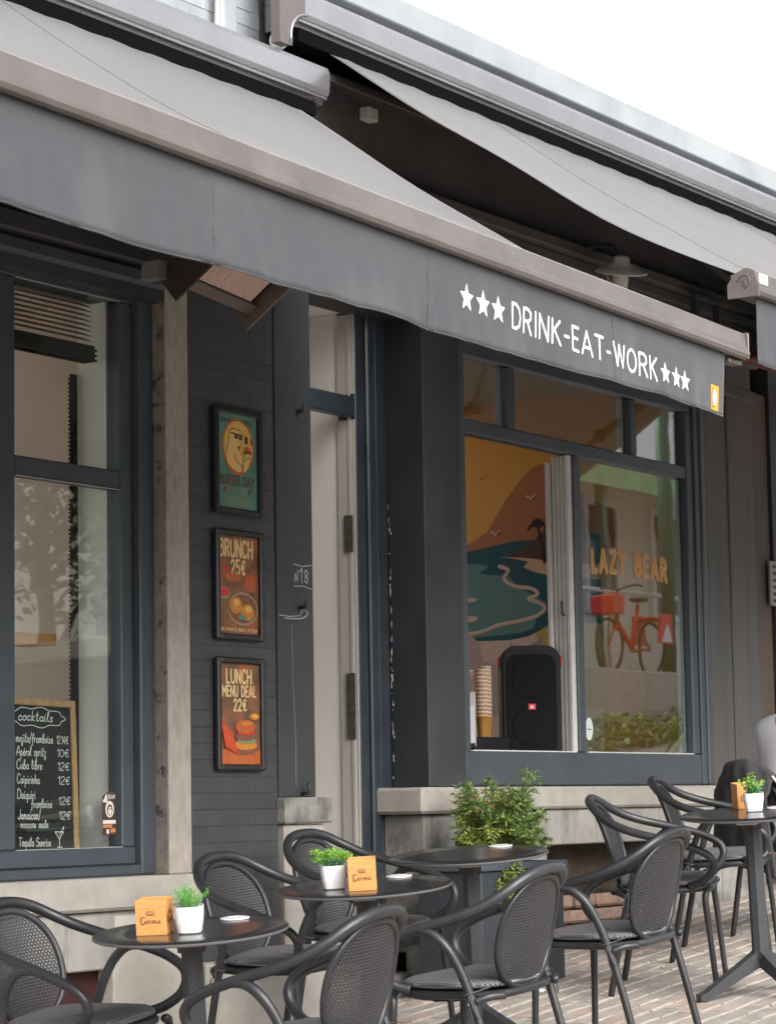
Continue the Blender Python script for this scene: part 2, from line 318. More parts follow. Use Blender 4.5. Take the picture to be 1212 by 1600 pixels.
class Art:
    """flat print: layers of thin shapes on a surface given by fn(u, v) -> point, with outward normal n"""
    def __init__(s, fn, n): s.fn = fn; s.n = Vector(n).normalized(); s.mb = MB(); s.mats = []
    def mi(s, m):
        if m not in s.mats: s.mats.append(m)
        return s.mats.index(m)
    def P(s, u, v, h): return Vector(s.fn(u, v)) + s.n * h
    def poly(s, pts, m, layer=0):
        h = .0008 * (layer + 1)
        t = tessellate_polygon([[Vector((p[0], p[1], 0)) for p in pts]])
        s.mb.add([s.P(p[0], p[1], h) for p in pts], [tuple(q) for q in t], s.mi(m))
    def rect(s, u0, v0, u1, v1, m, layer=0): s.poly([(u0, v0), (u1, v0), (u1, v1), (u0, v1)], m, layer)
    def oval(s, cu, cv, ru, rv, m, layer=0, n=28, a0=0): s.poly([(cu + ru * cos(2 * pi * k / n + a0), cv + rv * sin(2 * pi * k / n + a0)) for k in range(n)], m, layer)
    def stroke(s, pts, w, m, layer=0, asp=1.0):
        """raised stroke along pts; half width w"""
        h = .0008 * (layer + 1); hh = w * .18; mi = s.mi(m); k = 8
        for a, b in zip(pts, pts[1:]):
            d = (b[0] - a[0], b[1] - a[1]); l = sqrt(d[0] ** 2 + d[1] ** 2)
            if l < 1e-7: continue
            n = (-d[1] / l * w, d[0] / l * w)
            s.mb.add([s.P(a[0] + n[0], a[1] + n[1], h), s.P(a[0], a[1], h + hh), s.P(a[0] - n[0], a[1] - n[1], h),
                      s.P(b[0] + n[0], b[1] + n[1], h), s.P(b[0], b[1], h + hh), s.P(b[0] - n[0], b[1] - n[1], h)], [(0, 1, 4, 3), (1, 2, 5, 4)], mi)
        for p in pts:
            vs = [s.P(p[0] + w * cos(2 * pi * q / k + .2), p[1] + w * sin(2 * pi * q / k + .2), h - .0001) for q in range(k)] + [s.P(p[0], p[1], h + hh * 1.03)]
            s.mb.add(vs, [(q, (q + 1) % k, k) for q in range(k)], mi)
    def text(s, txt, u, v, H, m, w=.06, width=1.0, gap=.22, layer=0, total=None, jitter=0, slant=0, curve=False):
        adv = sum(G.get(c, G[' '])[0] * width + gap for c in txt) - gap
        sc = H
        if total: width_k = total / (adv * H)
        else: width_k = 1.0
        x = 0.0
        for ci, c in enumerate(txt):
            g = G.get(c, G[' '])
            jy = RND.uniform(-jitter, jitter) if jitter else 0
            for st in g[1:]:
                pts = [(u + (x + (p[0]) * width + slant * p[1]) * sc * width_k, v + (p[1] + jy) * sc) for p in st]
                if curve and len(pts) > 2: pts = [(q.x, q.y) for q in smooth_path([(a, b, 0) for a, b in pts], 3)]
                s.stroke(pts, w * H, m, layer)
            x += g[0] * width + gap
        return x * sc * width_k
    def obj(s, name, parent, **kw): return s.mb.obj(name, s.mats, parent, **kw)
def planefn(o, uv, vv):
    o, uv, vv = Vector(o), Vector(uv), Vector(vv)
    return lambda a, b: o + uv * a + vv * b

# ================================================================== GROUND
PX0, PX1, PY0, PY1 = 6.0, 15.2, 2.6, 6.30
mb = MB(); g = 260
def sheet(x0, x1, y0, y1, dz):
    return [(x0, y0, gz(x0) + dz), (x1, y0, gz(x1) + dz), (x1, y1, gz(x1) + dz), (x0, y1, gz(x0) + dz)]
mb.add(sheet(-g, g, -g, g, -.014), [(0, 1, 2, 3)])
# far paving keeps the joints in its material, the nearby pavers are built below
m = mat('street paving far', (.30, .265, .235), .85, var=.12, vscale=3, bump=.6, bscale=60)
N = m.node_tree.nodes; L = m.node_tree.links
bt = N.new('ShaderNodeTexBrick'); bt.inputs['Scale'].default_value = 1.0; bt.inputs['Brick Width'].default_value = .21; bt.inputs['Row Height'].default_value = .105
bt.inputs['Mortar Size'].default_value = .006; bt.inputs['Color1'].default_value = (.34, .28, .24, 1); bt.inputs['Color2'].default_value = (.26, .24, .22, 1); bt.inputs['Mortar'].default_value = (.36, .32, .28, 1)
ge = N.new('ShaderNodeNewGeometry'); L.new(ge.outputs['Position'], bt.inputs['Vector']); L.new(bt.outputs[0], N['Principled BSDF'].inputs['Base Color'])
ground = mb.obj('ground', m, kind='structure')
street = MB().add(sheet(PX0, PX1, PY0, PY1, -.009), [(0, 1, 2, 3)]) if False else None
mb = MB(); mb.add(sheet(PX0, PX1, PY0, PY1, -.0085), [(0, 1, 2, 3)])
pav = mb.obj('pavement', M_mortar, kind='structure')
# pavers
PL, PW = .215, .108
variants = []
for k in range(8):
    r_ = random.Random(k + 40); bm = bmesh.new(); bmesh.ops.create_cube(bm, size=1)
    for v in bm.verts:
        v.co = Vector((v.co.x * (PL - .005 - r_.uniform(0, .010)), v.co.y * (PW - .004 - r_.uniform(0, .007)), v.co.z * .03 - .0152 + (r_.uniform(-.0025, .002) if v.co.z > 0 else 0)))
    bmesh.ops.bevel(bm, geom=[e for e in bm.edges if all(v.co.z > -.02 for v in e.verts)], offset=.006, segments=1, affect='EDGES')
    for v in bm.verts: v.co.x += r_.uniform(-.0015, .0015); v.co.y += r_.uniform(-.0015, .0015)
    me = bpy.data.meshes.new('paver'); bm.to_mesh(me); bm.free(); me.materials.append(M_paver); variants.append(me)
cells = []
tilt = Matrix.Rotation(-math.atan(SL), 4, 'Y')
row = 0; y = PY0 + PW / 2
while y < PY1 - PW / 2:
    x = PX0 + (PL / 2 if row % 2 else 0) + RND.uniform(0, .02) + PL / 2
    while x < PX1 - PL / 2:
        p = Vector((x, y, gz(x))) - CAM
        c = (p.dot(r2), -p.dot(u2), p.dot(fw)); px, py = c[0] / c[2] * F_PX + 606, c[1] / c[2] * F_PX + 800
        cells.append((0 if (-20 < px < 1232 and 1380 < py < 1615) else 1, c[2], x, y))
        x += PL
    y += PW + .0005; row += 1
cells.sort()
stuffmb = MB()
for i, (vis, dist, x, y) in enumerate(cells):
    me = RND.choice(variants); dz = RND.uniform(-.004, .002)
    M_ = Matrix.Translation((x, y, gz(x) + dz)) @ tilt @ Matrix.Rotation(RND.uniform(-.05, .05), 4, 'Z') @ Matrix.Rotation(RND.uniform(-.022, .022), 4, 'X') @ Matrix.Rotation(RND.uniform(-.012, .012), 4, 'Y')
    if i < 300: link('paver', me, pav, mw=M_)
    else: stuffmb.add([M_ @ v.co for v in me.vertices], [tuple(p.vertices) for p in me.polygons])
stuffmb.obj('paver_field', M_paver2, pav, kind='stuff')

# ================================================================== CAFE BUILDING
WY = 6.35
cafe = thing('cafe_building', 'dark painted cafe front with slate framed windows, stone sills and white upper storey', 'building', (8, 6.5, .69))
cafe.matrix_world = Matrix.Translation((0, 0, 0))
def part(name, m, box, c=0, label=None, parent=cafe, **kw):
    return MB().box(*box, c=c).obj(name, m, parent, label=label, **kw)
# upper storey
up_ = MB(); xs = [2, 5.2, 8.1, 9.7, 11.05, 11.95, 13.45, 14.15, 17, 20]
for a, b in zip(xs, xs[1:]): part('wall_panel', M_white, (a + .007, b - .007, 6.34, 6.395, 5.375, 9.6), c=.004)
M_seam = mat('grey joint in the white wall', (.46, .47, .47), .8)
for x in xs[1:-1]: part('panel_joint', M_seam, (x - .006, x + .006, 6.336, 6.39, 5.376, 9.6))
part('upper_wall', M_white, (2, 20, 6.40, 6.8, 5.30, 9.7))
part('flashing', M_lead, (8.93, 20, 6.28, 6.40, 5.245, 5.372), c=.006, label='grey lead flashing strip along the foot of the white wall')
# dark wall above the shop fronts
part('fascia_wall', M_black, (2.0, 8.262, 6.36, 6.62, 3.70, 4.70))
part('fascia_wall', M_fascia, (8.262, 13.735, 6.36, 6.62, 3.955, 5.24), label='black fascia wall under the far awning')
part('brick_backing', M_gbrick, (2.0, 8.93, 6.3555, 6.62, 4.70, 5.30))
for r_ in range(8):
    x = 7.35 + (.11 if r_ % 2 else 0); z = 4.78 + r_ * .067
    while x < 8.85:
        part('brick', M_gbrick, (x, min(x + .212, 8.93), 6.3522, 6.3553, z, z + .063), c=.001)
        x += .219
part('party_strip', M_lead, (8.60, 8.70, 6.30, 6.352, 4.72, 5.4), c=.01, label='flaking cream render strip beside the awning bracket')
# cornice beams under the far awning
for k, (z0, z1, yo) in enumerate(((4.44, 4.50, .10), (4.38, 4.44, .055), (4.15, 4.20, .05), (3.955, 4.02, .03))):
    part('cornice', M_fascia, (9.2, 13.8, 6.36 - yo, 6.359, z0, z1 - .002), c=.006)
part('cornice', M_black, (2.0, 8.26, 6.30, 6.359, 3.82, 3.90), c=.01)
part('hood', M_frame, (2.0, 8.255, 6.33, 6.42, 3.745, 3.815), c=.015)
# concrete pillar, sills and plinths
pm = MB(); pm.box(8.262, 8.405, 6.35, 6.60, 1.427, 3.97, c=.006); pm.obj('concrete_pillar', [M_conc], cafe, label='bare concrete pillar with a stained inner side, painted darker for its shade')
pm = MB(); pm.box(8.2585, 8.2615, 6.36, 6.46, 1.43, 3.70); pm.obj('shade_skin', M_concd, cafe, label='stained skin on the inner side of the concrete pillar, shade painted into its colour')  # skin carries the painted shade of the pillar's inner side
part('window_sill', M_sill, (6.93, 8.41, 6.30, 6.60, 1.304, 1.427), c=.012, label='beige stone sill under the left window')
part('window_sill', M_sill, (5.4, 6.925, 6.30, 6.60, 1.304, 1.427), c=.012)
for a, b in ((5.4, 6.4), (6.404, 7.25), (7.254, 7.62), (7.624, 7.90)): part('stone_band', M_stone2, (a, b, 6.335, 6.6, 1.085, 1.302), c=.006, label='streaked pale stone slab under the left sill')
part('plinth', M_pale, (7.90, 8.405, 6.345, 6.6, .55, 1.302), c=.006)
part('plinth', M_pale, (5.4, 7.55, 6.345, 6.6, .3, .90), c=.006)
part('cellar_back', mat('dark red cellar board', (.05, .012, .012), .6), (7.0, 7.9, 6.42, 6.5, .85, 1.085))
part('plinth', M_sill, (8.405, 9.02, 6.28, 6.6, .60, 1.075), c=.012)
# painted brick pier
part('pier_core', M_dbrick, (8.407, 9.0, 6.3555, 6.6, 1.076, 3.954))
z = 1.078; r_ = 0
while z < 3.95:
    x = 8.407 - (.11 if r_ % 2 else 0)
    while x < 8.995:
        a, b = max(x, 8.407), min(x + .213, 8.998)
        if b - a > .02:
            d = RND.uniform(0, .0012); part('brick', M_dbrick, (a, b, 6.3538 - d, 6.3553, z + RND.uniform(0, .001), min(z + .0632, 3.953)), c=.0012)
        x += .2145
    z += .0665; r_ += 1
# rendered jamb left of the door, its quoin and the stone below
part('door_jamb', M_jamb, (9.0, 9.266, 6.343, 6.60, 1.722, 3.954), c=.004, label='smooth black rendered jamb with the house number')
part('quoin', M_stone, (8.995, 9.345, 6.31, 6.60, 1.612, 1.720), c=.008, label='projecting grey stone block at the left door jamb')
part('jamb_stone', M_sill, (9.02, 9.315, 6.335, 6.60, .78, 1.610), c=.006)
a = Art(planefn((9.03, 6.343, 2.55), (1, 0, 0), (0, 0, 1)), (0, -1, 0))
M_scr = mat('scratched white chalk line', (.42, .42, .41), .9)
a.stroke([(.09, .155), (.16, .149), (.2, .156), (.25, .158)], .0016, M_scr); a.stroke([(.09, .06), (.16, .066), (.2, .058), (.25, .055)], .0016, M_scr)
a.stroke([(.095, .08), (.10, .115), (.115, .085), (.12, .13)], .0025, M_scr); a.stroke([(.135, .125), (.15, .14), (.148, .08)], .0028, M_scr)
a.stroke([(.185, .135), (.17, .128), (.175, .11), (.195, .1), (.19, .08), (.172, .085), (.178, .105), (.196, .122), (.185, .135)], .0025, M_scr)
a.obj('house_number', cafe, label='house number 18 scratched in white on the black jamb')
a = Art(planefn((9.03, 6.343, 2.55), (1, 0, 0), (0, 0, 1)), (0, -1, 0))
a.stroke([(.13, -.03), (.15, -.045), (.13, -.062), (.06, -.07), (-.02, -.066)], .0018, M_scr)
a.obj('scratch', cafe)
a = Art(planefn((9.03, 6.343, 2.55), (1, 0, 0), (0, 0, 1)), (0, -1, 0)); a.stroke([(.07, -.1), (.075, -.35), (.09, -.6), (.088, -.78)], .0009, M_scr); a.obj('scratch', cafe)
for zz, hh in ((1.735, .05), (2.52, .03), (3.36, .03)):
    MB().tube([(9.16, 6.345, zz), (9.16, 6.31, zz + .004), (9.16, 6.305, zz + hh)], .009, 8).obj('hinge_pin', M_reveal, cafe)
MB().tube(smooth_path([(9.165, 6.33, 2.515), (9.17, 6.31, 2.50), (9.15, 6.31, 2.478), (9.10, 6.32, 2.470), (9.04, 6.34, 2.472)], 4), .003, 6).obj('loose_wire', M_grey, cafe)
# doorway
part('lintel', M_black, (9.267, 10.194, 6.37, 6.60, 3.93, 3.954))
door = MB(); X0, X1 = 9.947, 10.188
door.box(9.268, X0 - .002, 6.56, 6.62, 3.452, 3.545, c=.006); door.box(X0, X0 + .075, 6.562, 6.66, .95, 3.94, c=.005)
door.box(X0 + .077, X0 + .15, 6.545, 6.66, .95, 3.94, c=.008); door.box(X0 + .152, X1, 6.553, 6.66, .95, 3.94, c=.006)
door.box(9.29, X1, 6.56, 6.66, 3.942, 3.953)
fr = door.obj('door_frame', M_door, cafe, label='glossy blue black door frame with its transom bar')
stk_ = MB(); stk_.box(X0 - .006, X0 - .0005, 6.566, 6.66, .95, 3.44); stk_.box(X0 - .006, X0 - .0005, 6.566, 6.66, 3.56, 3.93); stk_.box(X0 - .011, X0 - .0065, 6.585, 6.60, .95, 3.93)
stk_.obj('rebate_strip', mat('pale rebate paint', (.50, .47, .44), .5), fr)
for z0, z1 in ((1.98, 2.28), (2.83, 3.0), (1.35, 1.47)):
    q = MB(); q.box(X0 - .016, X0 - .0115, 6.575, 6.625, z0, z1, c=.004); q.box(X0 - .019, X0 - .0165, 6.59, 6.608, z0 + .04, z1 - .05)
    q.obj('strike_plate', mat('worn steel plate', (.12, .11, .10), .45, metal=.6, var=.3, vscale=40), fr)
part('hall_wall', M_hall, (9.952, 10.19, 6.662, 9.4, .95, 3.94), label='pale plastered hallway wall behind the open door')
part('hall_wall', M_hall, (9.0, 9.26, 6.602, 9.2, .95, 3.94))
part('hall_ceiling', M_hall, (9.0, 10.19, 6.60, 9.4, 3.941, 4.0)); part('hall_floor', M_floor, (9.0, 10.19, 6.60, 9.4, .86, .949))
part('door_step', M_stone, (9.31, 10.0, 6.30, 6.66, .70, .945), c=.01)
# pier between door and right window
part('pier', M_black, (10.194, 10.52, 6.352, 6.62, 1.763, 3.954), c=.004, label='dark grey smooth pier between the door and the right window')
part('pier_reveal', M_reveal, (10.1895, 10.1935, 6.356, 6.545, 1.763, 3.95), label='blacker inner side of the pier facing the door')
a = Art(planefn((10.1893, 6.55, 0), (0, -1, 0), (0, 0, 1)), (-1, 0, 0))
for k in range(46):
    zz = RND.choice((RND.uniform(1.75, 2.7), RND.uniform(2.2, 2.7), RND.uniform(1.8, 3.1))); u = RND.gauss(.006, .003); h_ = RND.uniform(.006, .045); w_ = RND.uniform(.0015, .005)
    a.poly([(u, zz), (u + w_, zz + h_ * .4), (u + w_ * .5, zz + h_), (u - w_ * .4, zz + h_ * .5)], M_chalk, k % 3)
a.obj('paint_chips', cafe, kind='stuff', label='white chips where paint has come off the door reveal')
part('window_sill', M_sill, (10.05, 10.78, 6.30, 6.60, 1.640, 1.760), c=.014, label='worn stone sill end beside the door')
part('window_sill', M_sill, (10.784, 13.2, 6.315, 6.60, 1.652, 1.760), c=.012, label='long beige stone sill under the right window')
part('pier_stone', M_stone, (10.125, 10.195, 6.345, 6.6, 1.02, 1.637), c=.006); part('pier_stone', M_stone, (10.20, 10.72, 6.34, 6.6, 1.02, 1.637), c=.008)
part('pier_stone', M_stone, (10.724, 11.25, 6.345, 6.6, .80, 1.637), c=.008)
part('plinth', M_stone, (9.93, 10.60, 6.16, 6.34, .70, 1.06), c=.02, label='grey stone ledge at the foot of the pier'); part('plinth', M_stone, (10.604, 10.75, 6.20, 6.34, .70, 1.02), c=.02)
for a_, b_ in ((11.254, 11.75), (11.754, 12.45), (12.454, 13.15)): part('stone_band', M_stone2, (a_, b_, 6.345, 6.6, 1.475, 1.650), c=.006, label='water stained stone band under the right sill')
# cellar opening with rough bricks
part('cellar_back', mat('dark brown cellar back', (.07, .05, .035), .9, var=.4, vscale=9, bump=.9, bscale=20), (11.25, 13.2, 6.55, 6.62, .7, 1.475))  # dark brown sheet closing the back of the opening
M_rb = mat('rough pinkish brick', (.40, .27, .21), .85, col2=(.30, .22, .18), vscale=22, bump=1, bscale=60, rnd='object', rndamt=((.75, .7, .7), (1, 1, 1), (1.15, 1.1, 1.05)))
for r_ in range(4):
    x = 11.26 + (.1 if r_ % 2 else 0)
    while x < 12.35:
        wd = RND.uniform(.15, .21); part('brick', M_rb, (x, min(x + wd, 12.4), 6.37 + RND.uniform(0, .03) + .02 * r_, 6.54, .93 + r_ * .074, .995 + r_ * .074), c=.014); x += wd + .012
part('plinth', M_stone, (12.42, 13.2, 6.35, 6.54, .8, 1.473), c=.01)
part('gas_pipe', M_iron, (11.26, 12.4, 6.40, 6.44, 1.27, 1.30), c=.01)
MB().tube([(11.32, 6.33, 1.02), (11.32, 6.33, 1.24)], .02, 10).obj('orange_tube', mat('orange plastic', (.75, .16, .03), .5), cafe)
# right pilaster and the dark bay beyond
part('pilaster', M_grey_pil, (13.125, 13.40, 6.345, 6.62, 1.762, 4.6), c=.006); part('pilaster', M_grey_pil, (13.404, 13.735, 6.335, 6.62, 1.30, 4.6), c=.008)
part('pilaster_base', M_stone, (13.2, 13.735, 6.34, 6.62, 1.0, 1.755), c=.01)
part('recess', M_reveal, (13.736, 14.3, 6.66, 6.7, 1.0, 4.7)); part('recess', M_reveal, (13.737, 13.79, 6.50, 6.655, 1.0, 4.7), c=.004)
part('timber_post', mat('old brown timber', (.13, .095, .075), .75, col2=(.085, .068, .058), vscale=7, stretch=(1, 1, .15), bump=.8, bscale=30), (13.90, 14.12, 6.42, 6.62, 1.1, 4.05), c=.012, label='old brown timber post at the right edge')
part('far_wall', M_black, (14.12, 20, 6.40, 6.62, 1.0, 5.24))
for k in range(4): part('soffit_board', mat('reddish soffit board', (.20, .085, .06), .7, var=.3, vscale=12), (13.5, 15.5, 5.72 + .15 * k, 5.865 + .15 * k, 4.16, 4.18), c=.004)
sg = MB().box(14.03, 14.25, 6.385, 6.398, 2.80, 3.06).obj('wall_sign', mat('cream sign board', (.26, .25, .23), .5), label='pale sign board with dark vertical lettering at the right edge', cat='sign')
a = Art(planefn((14.05, 6.385, 2.81), (1, 0, 0), (0, 0, 1)), (0, -1, 0))
for k in range(6): a.rect(.01, .01 + k * .04, .17, .028 + k * .04, M_ink)
a.obj('print', sg)
# interiors
def room(x0, x1, y0, y1, z0, z1, wm, cm):
    # back wall opened above a low wall, ceiling cut short: added openings for daylight
    part('inner_wall', wm, (x0, x1, y1, y1 + .1, z0, z0 + .9));  part('inner_wall', wm, (x0, x0 + .15, y1, y1 + .1, z0 + .902, z1 - .122)); part('inner_ceiling', cm, (x0 - .05, x1 + .05, y0, y1 - (1.25 if x0 > 9 else .9), z1 + .0005, z1 + .05)); part('inner_floor', M_floor, (x0, x1, y0, y1, z0 - .05, z0 - .002))
room(2.0, 8.255, 6.62, 8.6, 1.0, 3.75, M_brown, M_brown)
part('inner_wall', M_brown, (8.26, 8.36, 6.68, 8.6, 1.0, 3.75)); part('window_reveal', M_cream, (8.104, 8.25, 6.532, 6.675, 1.54, 3.72), label='pale plastered reveal beside the left window')

room(10.52, 13.1, 6.62, 9.6, 1.2, 4.0, mat('ochre inner wall', (.52, .27, .07), .8), M_ceil)
part('inner_wall', M_ceil, (10.42, 10.515, 6.62, 9.6, 1.2, 4.0)); part('inner_wall', M_ceil, (13.102, 13.2, 6.44, 9.6, 1.2, 4.0002))
# ---- left window
LY = 6.45
lw = MB()
for b in ((7.36, 7.462, LY, LY + .07, 1.538, 3.69), (8.09, 8.165, LY, LY + .07, 1.538, 3.69), (7.462, 8.09, LY + .004, LY + .066, 2.936, 3.012),
          (2.2, 8.165, LY - .006, LY + .07, 1.470, 1.537), (2.2, 8.165, LY - .003, LY + .07, 3.691, 3.742)): lw.box(*b, c=.006)
lw.box(8.167, 8.2575, LY - .035, LY + .08, 1.43, 3.742, c=.007); lw.box(2.2, 8.20, LY - .03, LY + .05, 1.429, 1.468, c=.006)
for b in ((6.2, 6.28, LY, LY + .07, 1.538, 3.69), (7.28, 7.358, LY + .01, LY + .07, 1.538, 3.69), (6.28, 7.28, LY + .004, LY + .066, 2.936, 3.012)): lw.box(*b, c=.006)
lwo = lw.obj('window_frame', M_frame, cafe, label='slate frame of the left window')
for b in ((7.455, 8.095, LY + .03, LY + .036, 1.53, 2.94), (7.455, 8.095, LY + .03, LY + .036, 3.008, 3.695), (6.275, 7.285, LY + .03, LY + .036, 1.53, 2.94), (6.275, 7.285, LY + .03, LY + .036, 3.008, 3.695)):
    MB().box(*b).obj('pane', M_glass, lwo)
for zz in (1.5375, 2.9335, 3.6885): MB().box(7.464, 8.088, LY - .002, LY + .006, zz, zz + .003).obj('glazing_bead', mat('pale sealant bead', (.36, .38, .36), .5), lwo)
MB().box(8.12, 8.133, 6.495, 6.53, 1.54, 3.68).obj('inner_bead', mat('olive inner frame', (.16, .17, .11), .6), lwo)
# window sticker lower right
a = Art(planefn((8.0, LY + .0295, 1.585), (1, 0, 0), (0, 0, 1)), (0, -1, 0))
M_stkd = mat('brown black sticker', (.07, .04, .03), .5); M_stko = mat('sticker orange', (.55, .22, .08), .5); M_stkc = mat('sticker cream', (.75, .70, .62), .5)
a.rect(0, 0, .085, .135, M_stkd); a.poly([(0, .135), (.0, .15), (.03, .165), (.085, .165), (.085, .136), (0, .136)], M_stkd); a.poly([(.0, .128), (.028, .163), (.032, .125)], M_stkc, 1)
a.oval(.045, .10, .026, .032, M_stkc, 1); a.oval(.045, .097, .017, .022, M_stkd, 2); a.oval(.045, .094, .012, .016, M_stkc, 3); a.oval(.039, .101, .0035, .003, M_stkd, 4); a.oval(.051, .101, .0035, .003, M_stkd, 4)
a.rect(.003, .044, .082, .058, M_stkc, 1); a.rect(.003, .028, .06, .041, M_stko, 1); a.rect(.025, .006, .04, .022, M_stkc, 1); a.rect(.05, .01, .08, .026, M_stko, 1)
a.text('BEAR', .036, .141, .014, M_stkc, .08, .8, .2, 1)
a.obj('window_sticker', lwo, label='small brown and orange bear sticker in the lower corner of the left pane')
# ---- right window
RY = 6.362
rw = MB()
for b in ((10.524, 10.583, RY, RY + .08, 1.86, 3.83), (10.524, 13.0, RY + .002, RY + .08, 3.806, 3.90), (10.583, 12.924, RY + .004, RY + .076, 3.434, 3.502),
          (10.524, 13.0, RY - .006, RY + .08, 1.765, 1.928), (12.926, 13.0, RY, RY + .08, 1.93, 3.806), (11.64, 11.714, RY + .001, RY + .08, 1.93, 3.432),
          (11.0, 11.075, RY + .006, RY + .08, 3.504, 3.804), (12.29, 12.36, RY + .006, RY + .08, 3.504, 3.804)): rw.box(*b, c=.006)
rw.box(13.003, 13.06, RY - .012, RY + .08, 1.765, 3.90, c=.006); rw.box(13.063, 13.12, RY - .022, RY + .06, 1.765, 3.90, c=.008)
rwo = rw.obj('window_frame', M_frame, cafe, label='slate frame of the right shop window')
for b in ((11.71, 12.93, RY + .035, RY + .041, 1.925, 3.438), (10.58, 11.004, RY + .035, RY + .041, 3.498, 3.81), (11.07, 12.294, RY + .035, RY + .041, 3.498, 3.81), (12.356, 12.93, RY + .035, RY + .041, 3.498, 3.81)):
    MB().box(*b).obj('pane', M_glassr, rwo)
M_bead = mat('white sealant bead', (.62, .64, .62), .5)
for q in ((10.60, 11.60, RY - .001, RY + .03, 1.9285, 1.934), (11.72, 12.92, RY - .001, RY + .03, 1.9285, 1.934), (12.895, 12.907, RY + .0415, RY + .075, 1.94, 3.43), (10.985, 10.997, RY + .0415, RY + .075, 3.505, 3.80), (12.26, 12.272, RY + .0415, RY + .075, 3.505, 3.80)):
    MB().box(*q).obj('glazing_bead', M_bead, rwo)
a = Art(planefn((10.55, RY - .006, 1.84), (1, 0, 0), (0, 0, 1)), (0, -1, 0))
for x in (.07, .5, 1.35, 2.3): a.oval(x, .02 + .004 * cos(x), .006, .006, M_ink)
a.obj('screw_hole', rwo)
# folded leaf stiles
M_wst = mat('white window stile', (.58, .57, .55), .5, var=.06, vscale=15)
for k in range(4):
    MB().box(11.592 + .006 * k, 11.635, 6.372 + .027 * k, 6.394 + .027 * k, 1.93, 3.43, c=.003).obj('folded_leaf', M_wst, rwo)
MB().box(11.585, 11.635, 6.480, 6.50, 1.93, 3.40, c=.003).obj('folded_leaf', M_wst, rwo)
MB().box(11.615, 11.633, 6.396, 6.48, 1.94, 3.40).obj('leaf_core', mat('dark leaf groove', (.12, .11, .10), .8), rwo)  # dark core between the folded leaves
MB().tube([(11.60, 6.41, 2.62), (11.575, 6.41, 2.62), (11.57, 6.41, 2.69)], .006, 8).obj('handle', M_reveal, rwo)
# lettering and round sticker on the fixed pane
M_gold = mat('faded orange lettering', (.50, .27, .10), .6)
cx_, base = 12.31, 2.80
def arc(u, v):
    x = u - .42
    return (11.88 + u * 1.0, RY + .035, 2.862 + v + .012 * (1 - (x / .42) ** 2))
a = Art(arc, (0, -1, 0)); a.text('LAZY BEAR', .0, 0, .105, M_gold, .17, .85, .50, 0, total=.83)
a.obj('window_lettering', rwo, label='orange LAZY BEAR lettering across the right pane')
a = Art(planefn((11.80, RY + .035, 2.05), (1, 0, 0), (0, 0, 1)), (0, -1, 0)); a.oval(0, 0, .042, .058, mat('pale green sticker', (.60, .68, .64), .5)); [a.stroke([(-.02 + .009 * k, -.002 - .003 * (k % 2)), (-.014 + .009 * k, -.002 + .002 * (k % 2))], .0022, M_ink, 1) for k in range(5)]
a.obj('window_sticker', rwo, label='pale round sticker low on the right pane')
# ---- mural on the side wall (plane X=13.1), u = Y, v = z
mf = lambda u, v: (13.1, u, v)
a = Art(mf, (-1, 0, 0))
C_o = mat('mural ochre', (.78, .38, .075), .7, var=.05, vscale=3); C_m = mat('mural terracotta', (.48, .17, .07), .7); C_m2 = mat('mural brown', (.10, .045, .035), .7)
C_s = mat('mural deep teal', (.022, .095, .12), .7); C_s2 = mat('mural light teal', (.14, .27, .255), .7); C_b = mat('mural sand', (.72, .45, .28), .7); C_b2 = mat('mural pale sand', (.74, .54, .42), .7)
C_y = mat('mural yellow', (.62, .42, .12), .7); C_g = mat('mural grey', (.36, .30, .27), .7); C_c = mat('mural cloud', (.66, .40, .16), .7)
a.rect(6.46, 1.2, 9.58, 3.999, C_o)
a.poly([(8.6, 3.1), (8.05, 3.13), (7.86, 3.19), (7.74, 3.25), (7.61, 3.43), (7.50, 3.545), (7.42, 3.605), (7.37, 3.62), (7.30, 3.60), (7.2, 3.5), (6.9, 3.3), (6.9, 3.1)], C_m, 1)
a.poly([(9.58, 3.145), (7.86, 3.145), (7.56, 3.185), (7.0, 3.19), (7.0, 2.5), (9.58, 2.5)], C_s, 2)
a.poly([(7.62, 3.10), (7.56, 3.12), (7.45, 3.165), (7.36, 3.235), (7.28, 3.30), (7.1, 3.34), (7.0, 3.0), (7.3, 3.02)], C_m2, 3)
a.poly([(7.66, 3.10), (7.5, 3.085), (7.4, 3.07), (7.3, 3.035), (7.0, 3.02), (7.0, 2.93), (7.3, 2.965), (7.42, 2.995), (7.50, 3.03), (7.47, 3.06), (7.55, 3.082)], C_b, 4)
a.poly([(9.4, 3.08), (7.80, 3.07), (7.73, 3.05), (7.80, 3.01), (7.70, 2.995), (7.60, 2.99), (7.55, 2.93), (7.43, 2.86), (7.36, 2.82), (7.355, 2.78), (7.42, 2.73), (7.44, 2.68), (7.52, 2.655), (7.7, 2.645), (9.4, 2.60)], C_s2, 3)
a.stroke([(p.x, p.y) for p in smooth_path([(7.66, 3.045, 0), (7.60, 3.02, 0), (7.63, 2.97, 0), (7.56, 2.925, 0), (7.45, 2.905, 0), (7.41, 2.87, 0), (7.47, 2.845, 0), (7.40, 2.82, 0), (7.365, 2.785, 0), (7.42, 2.745, 0), (7.55, 2.72, 0), (7.68, 2.705, 0), (7.80, 2.67, 0), (8.1, 2.65, 0)], 4)], .011, C_b2, 5)
a.poly([(9.58, 2.62), (7.86, 2.62), (7.6, 2.615), (7.48, 2.63), (7.36, 2.675), (7.2, 2.68), (7.0, 2.66), (7.0, 1.2), (9.58, 1.2)], C_b2, 6)
a.poly([(7.44, 2.64), (7.36, 2.68), (7.2, 2.70), (7.0, 2.68), (7.0, 2.2), (7.3, 2.2), (7.34, 2.5)], C_y, 7)
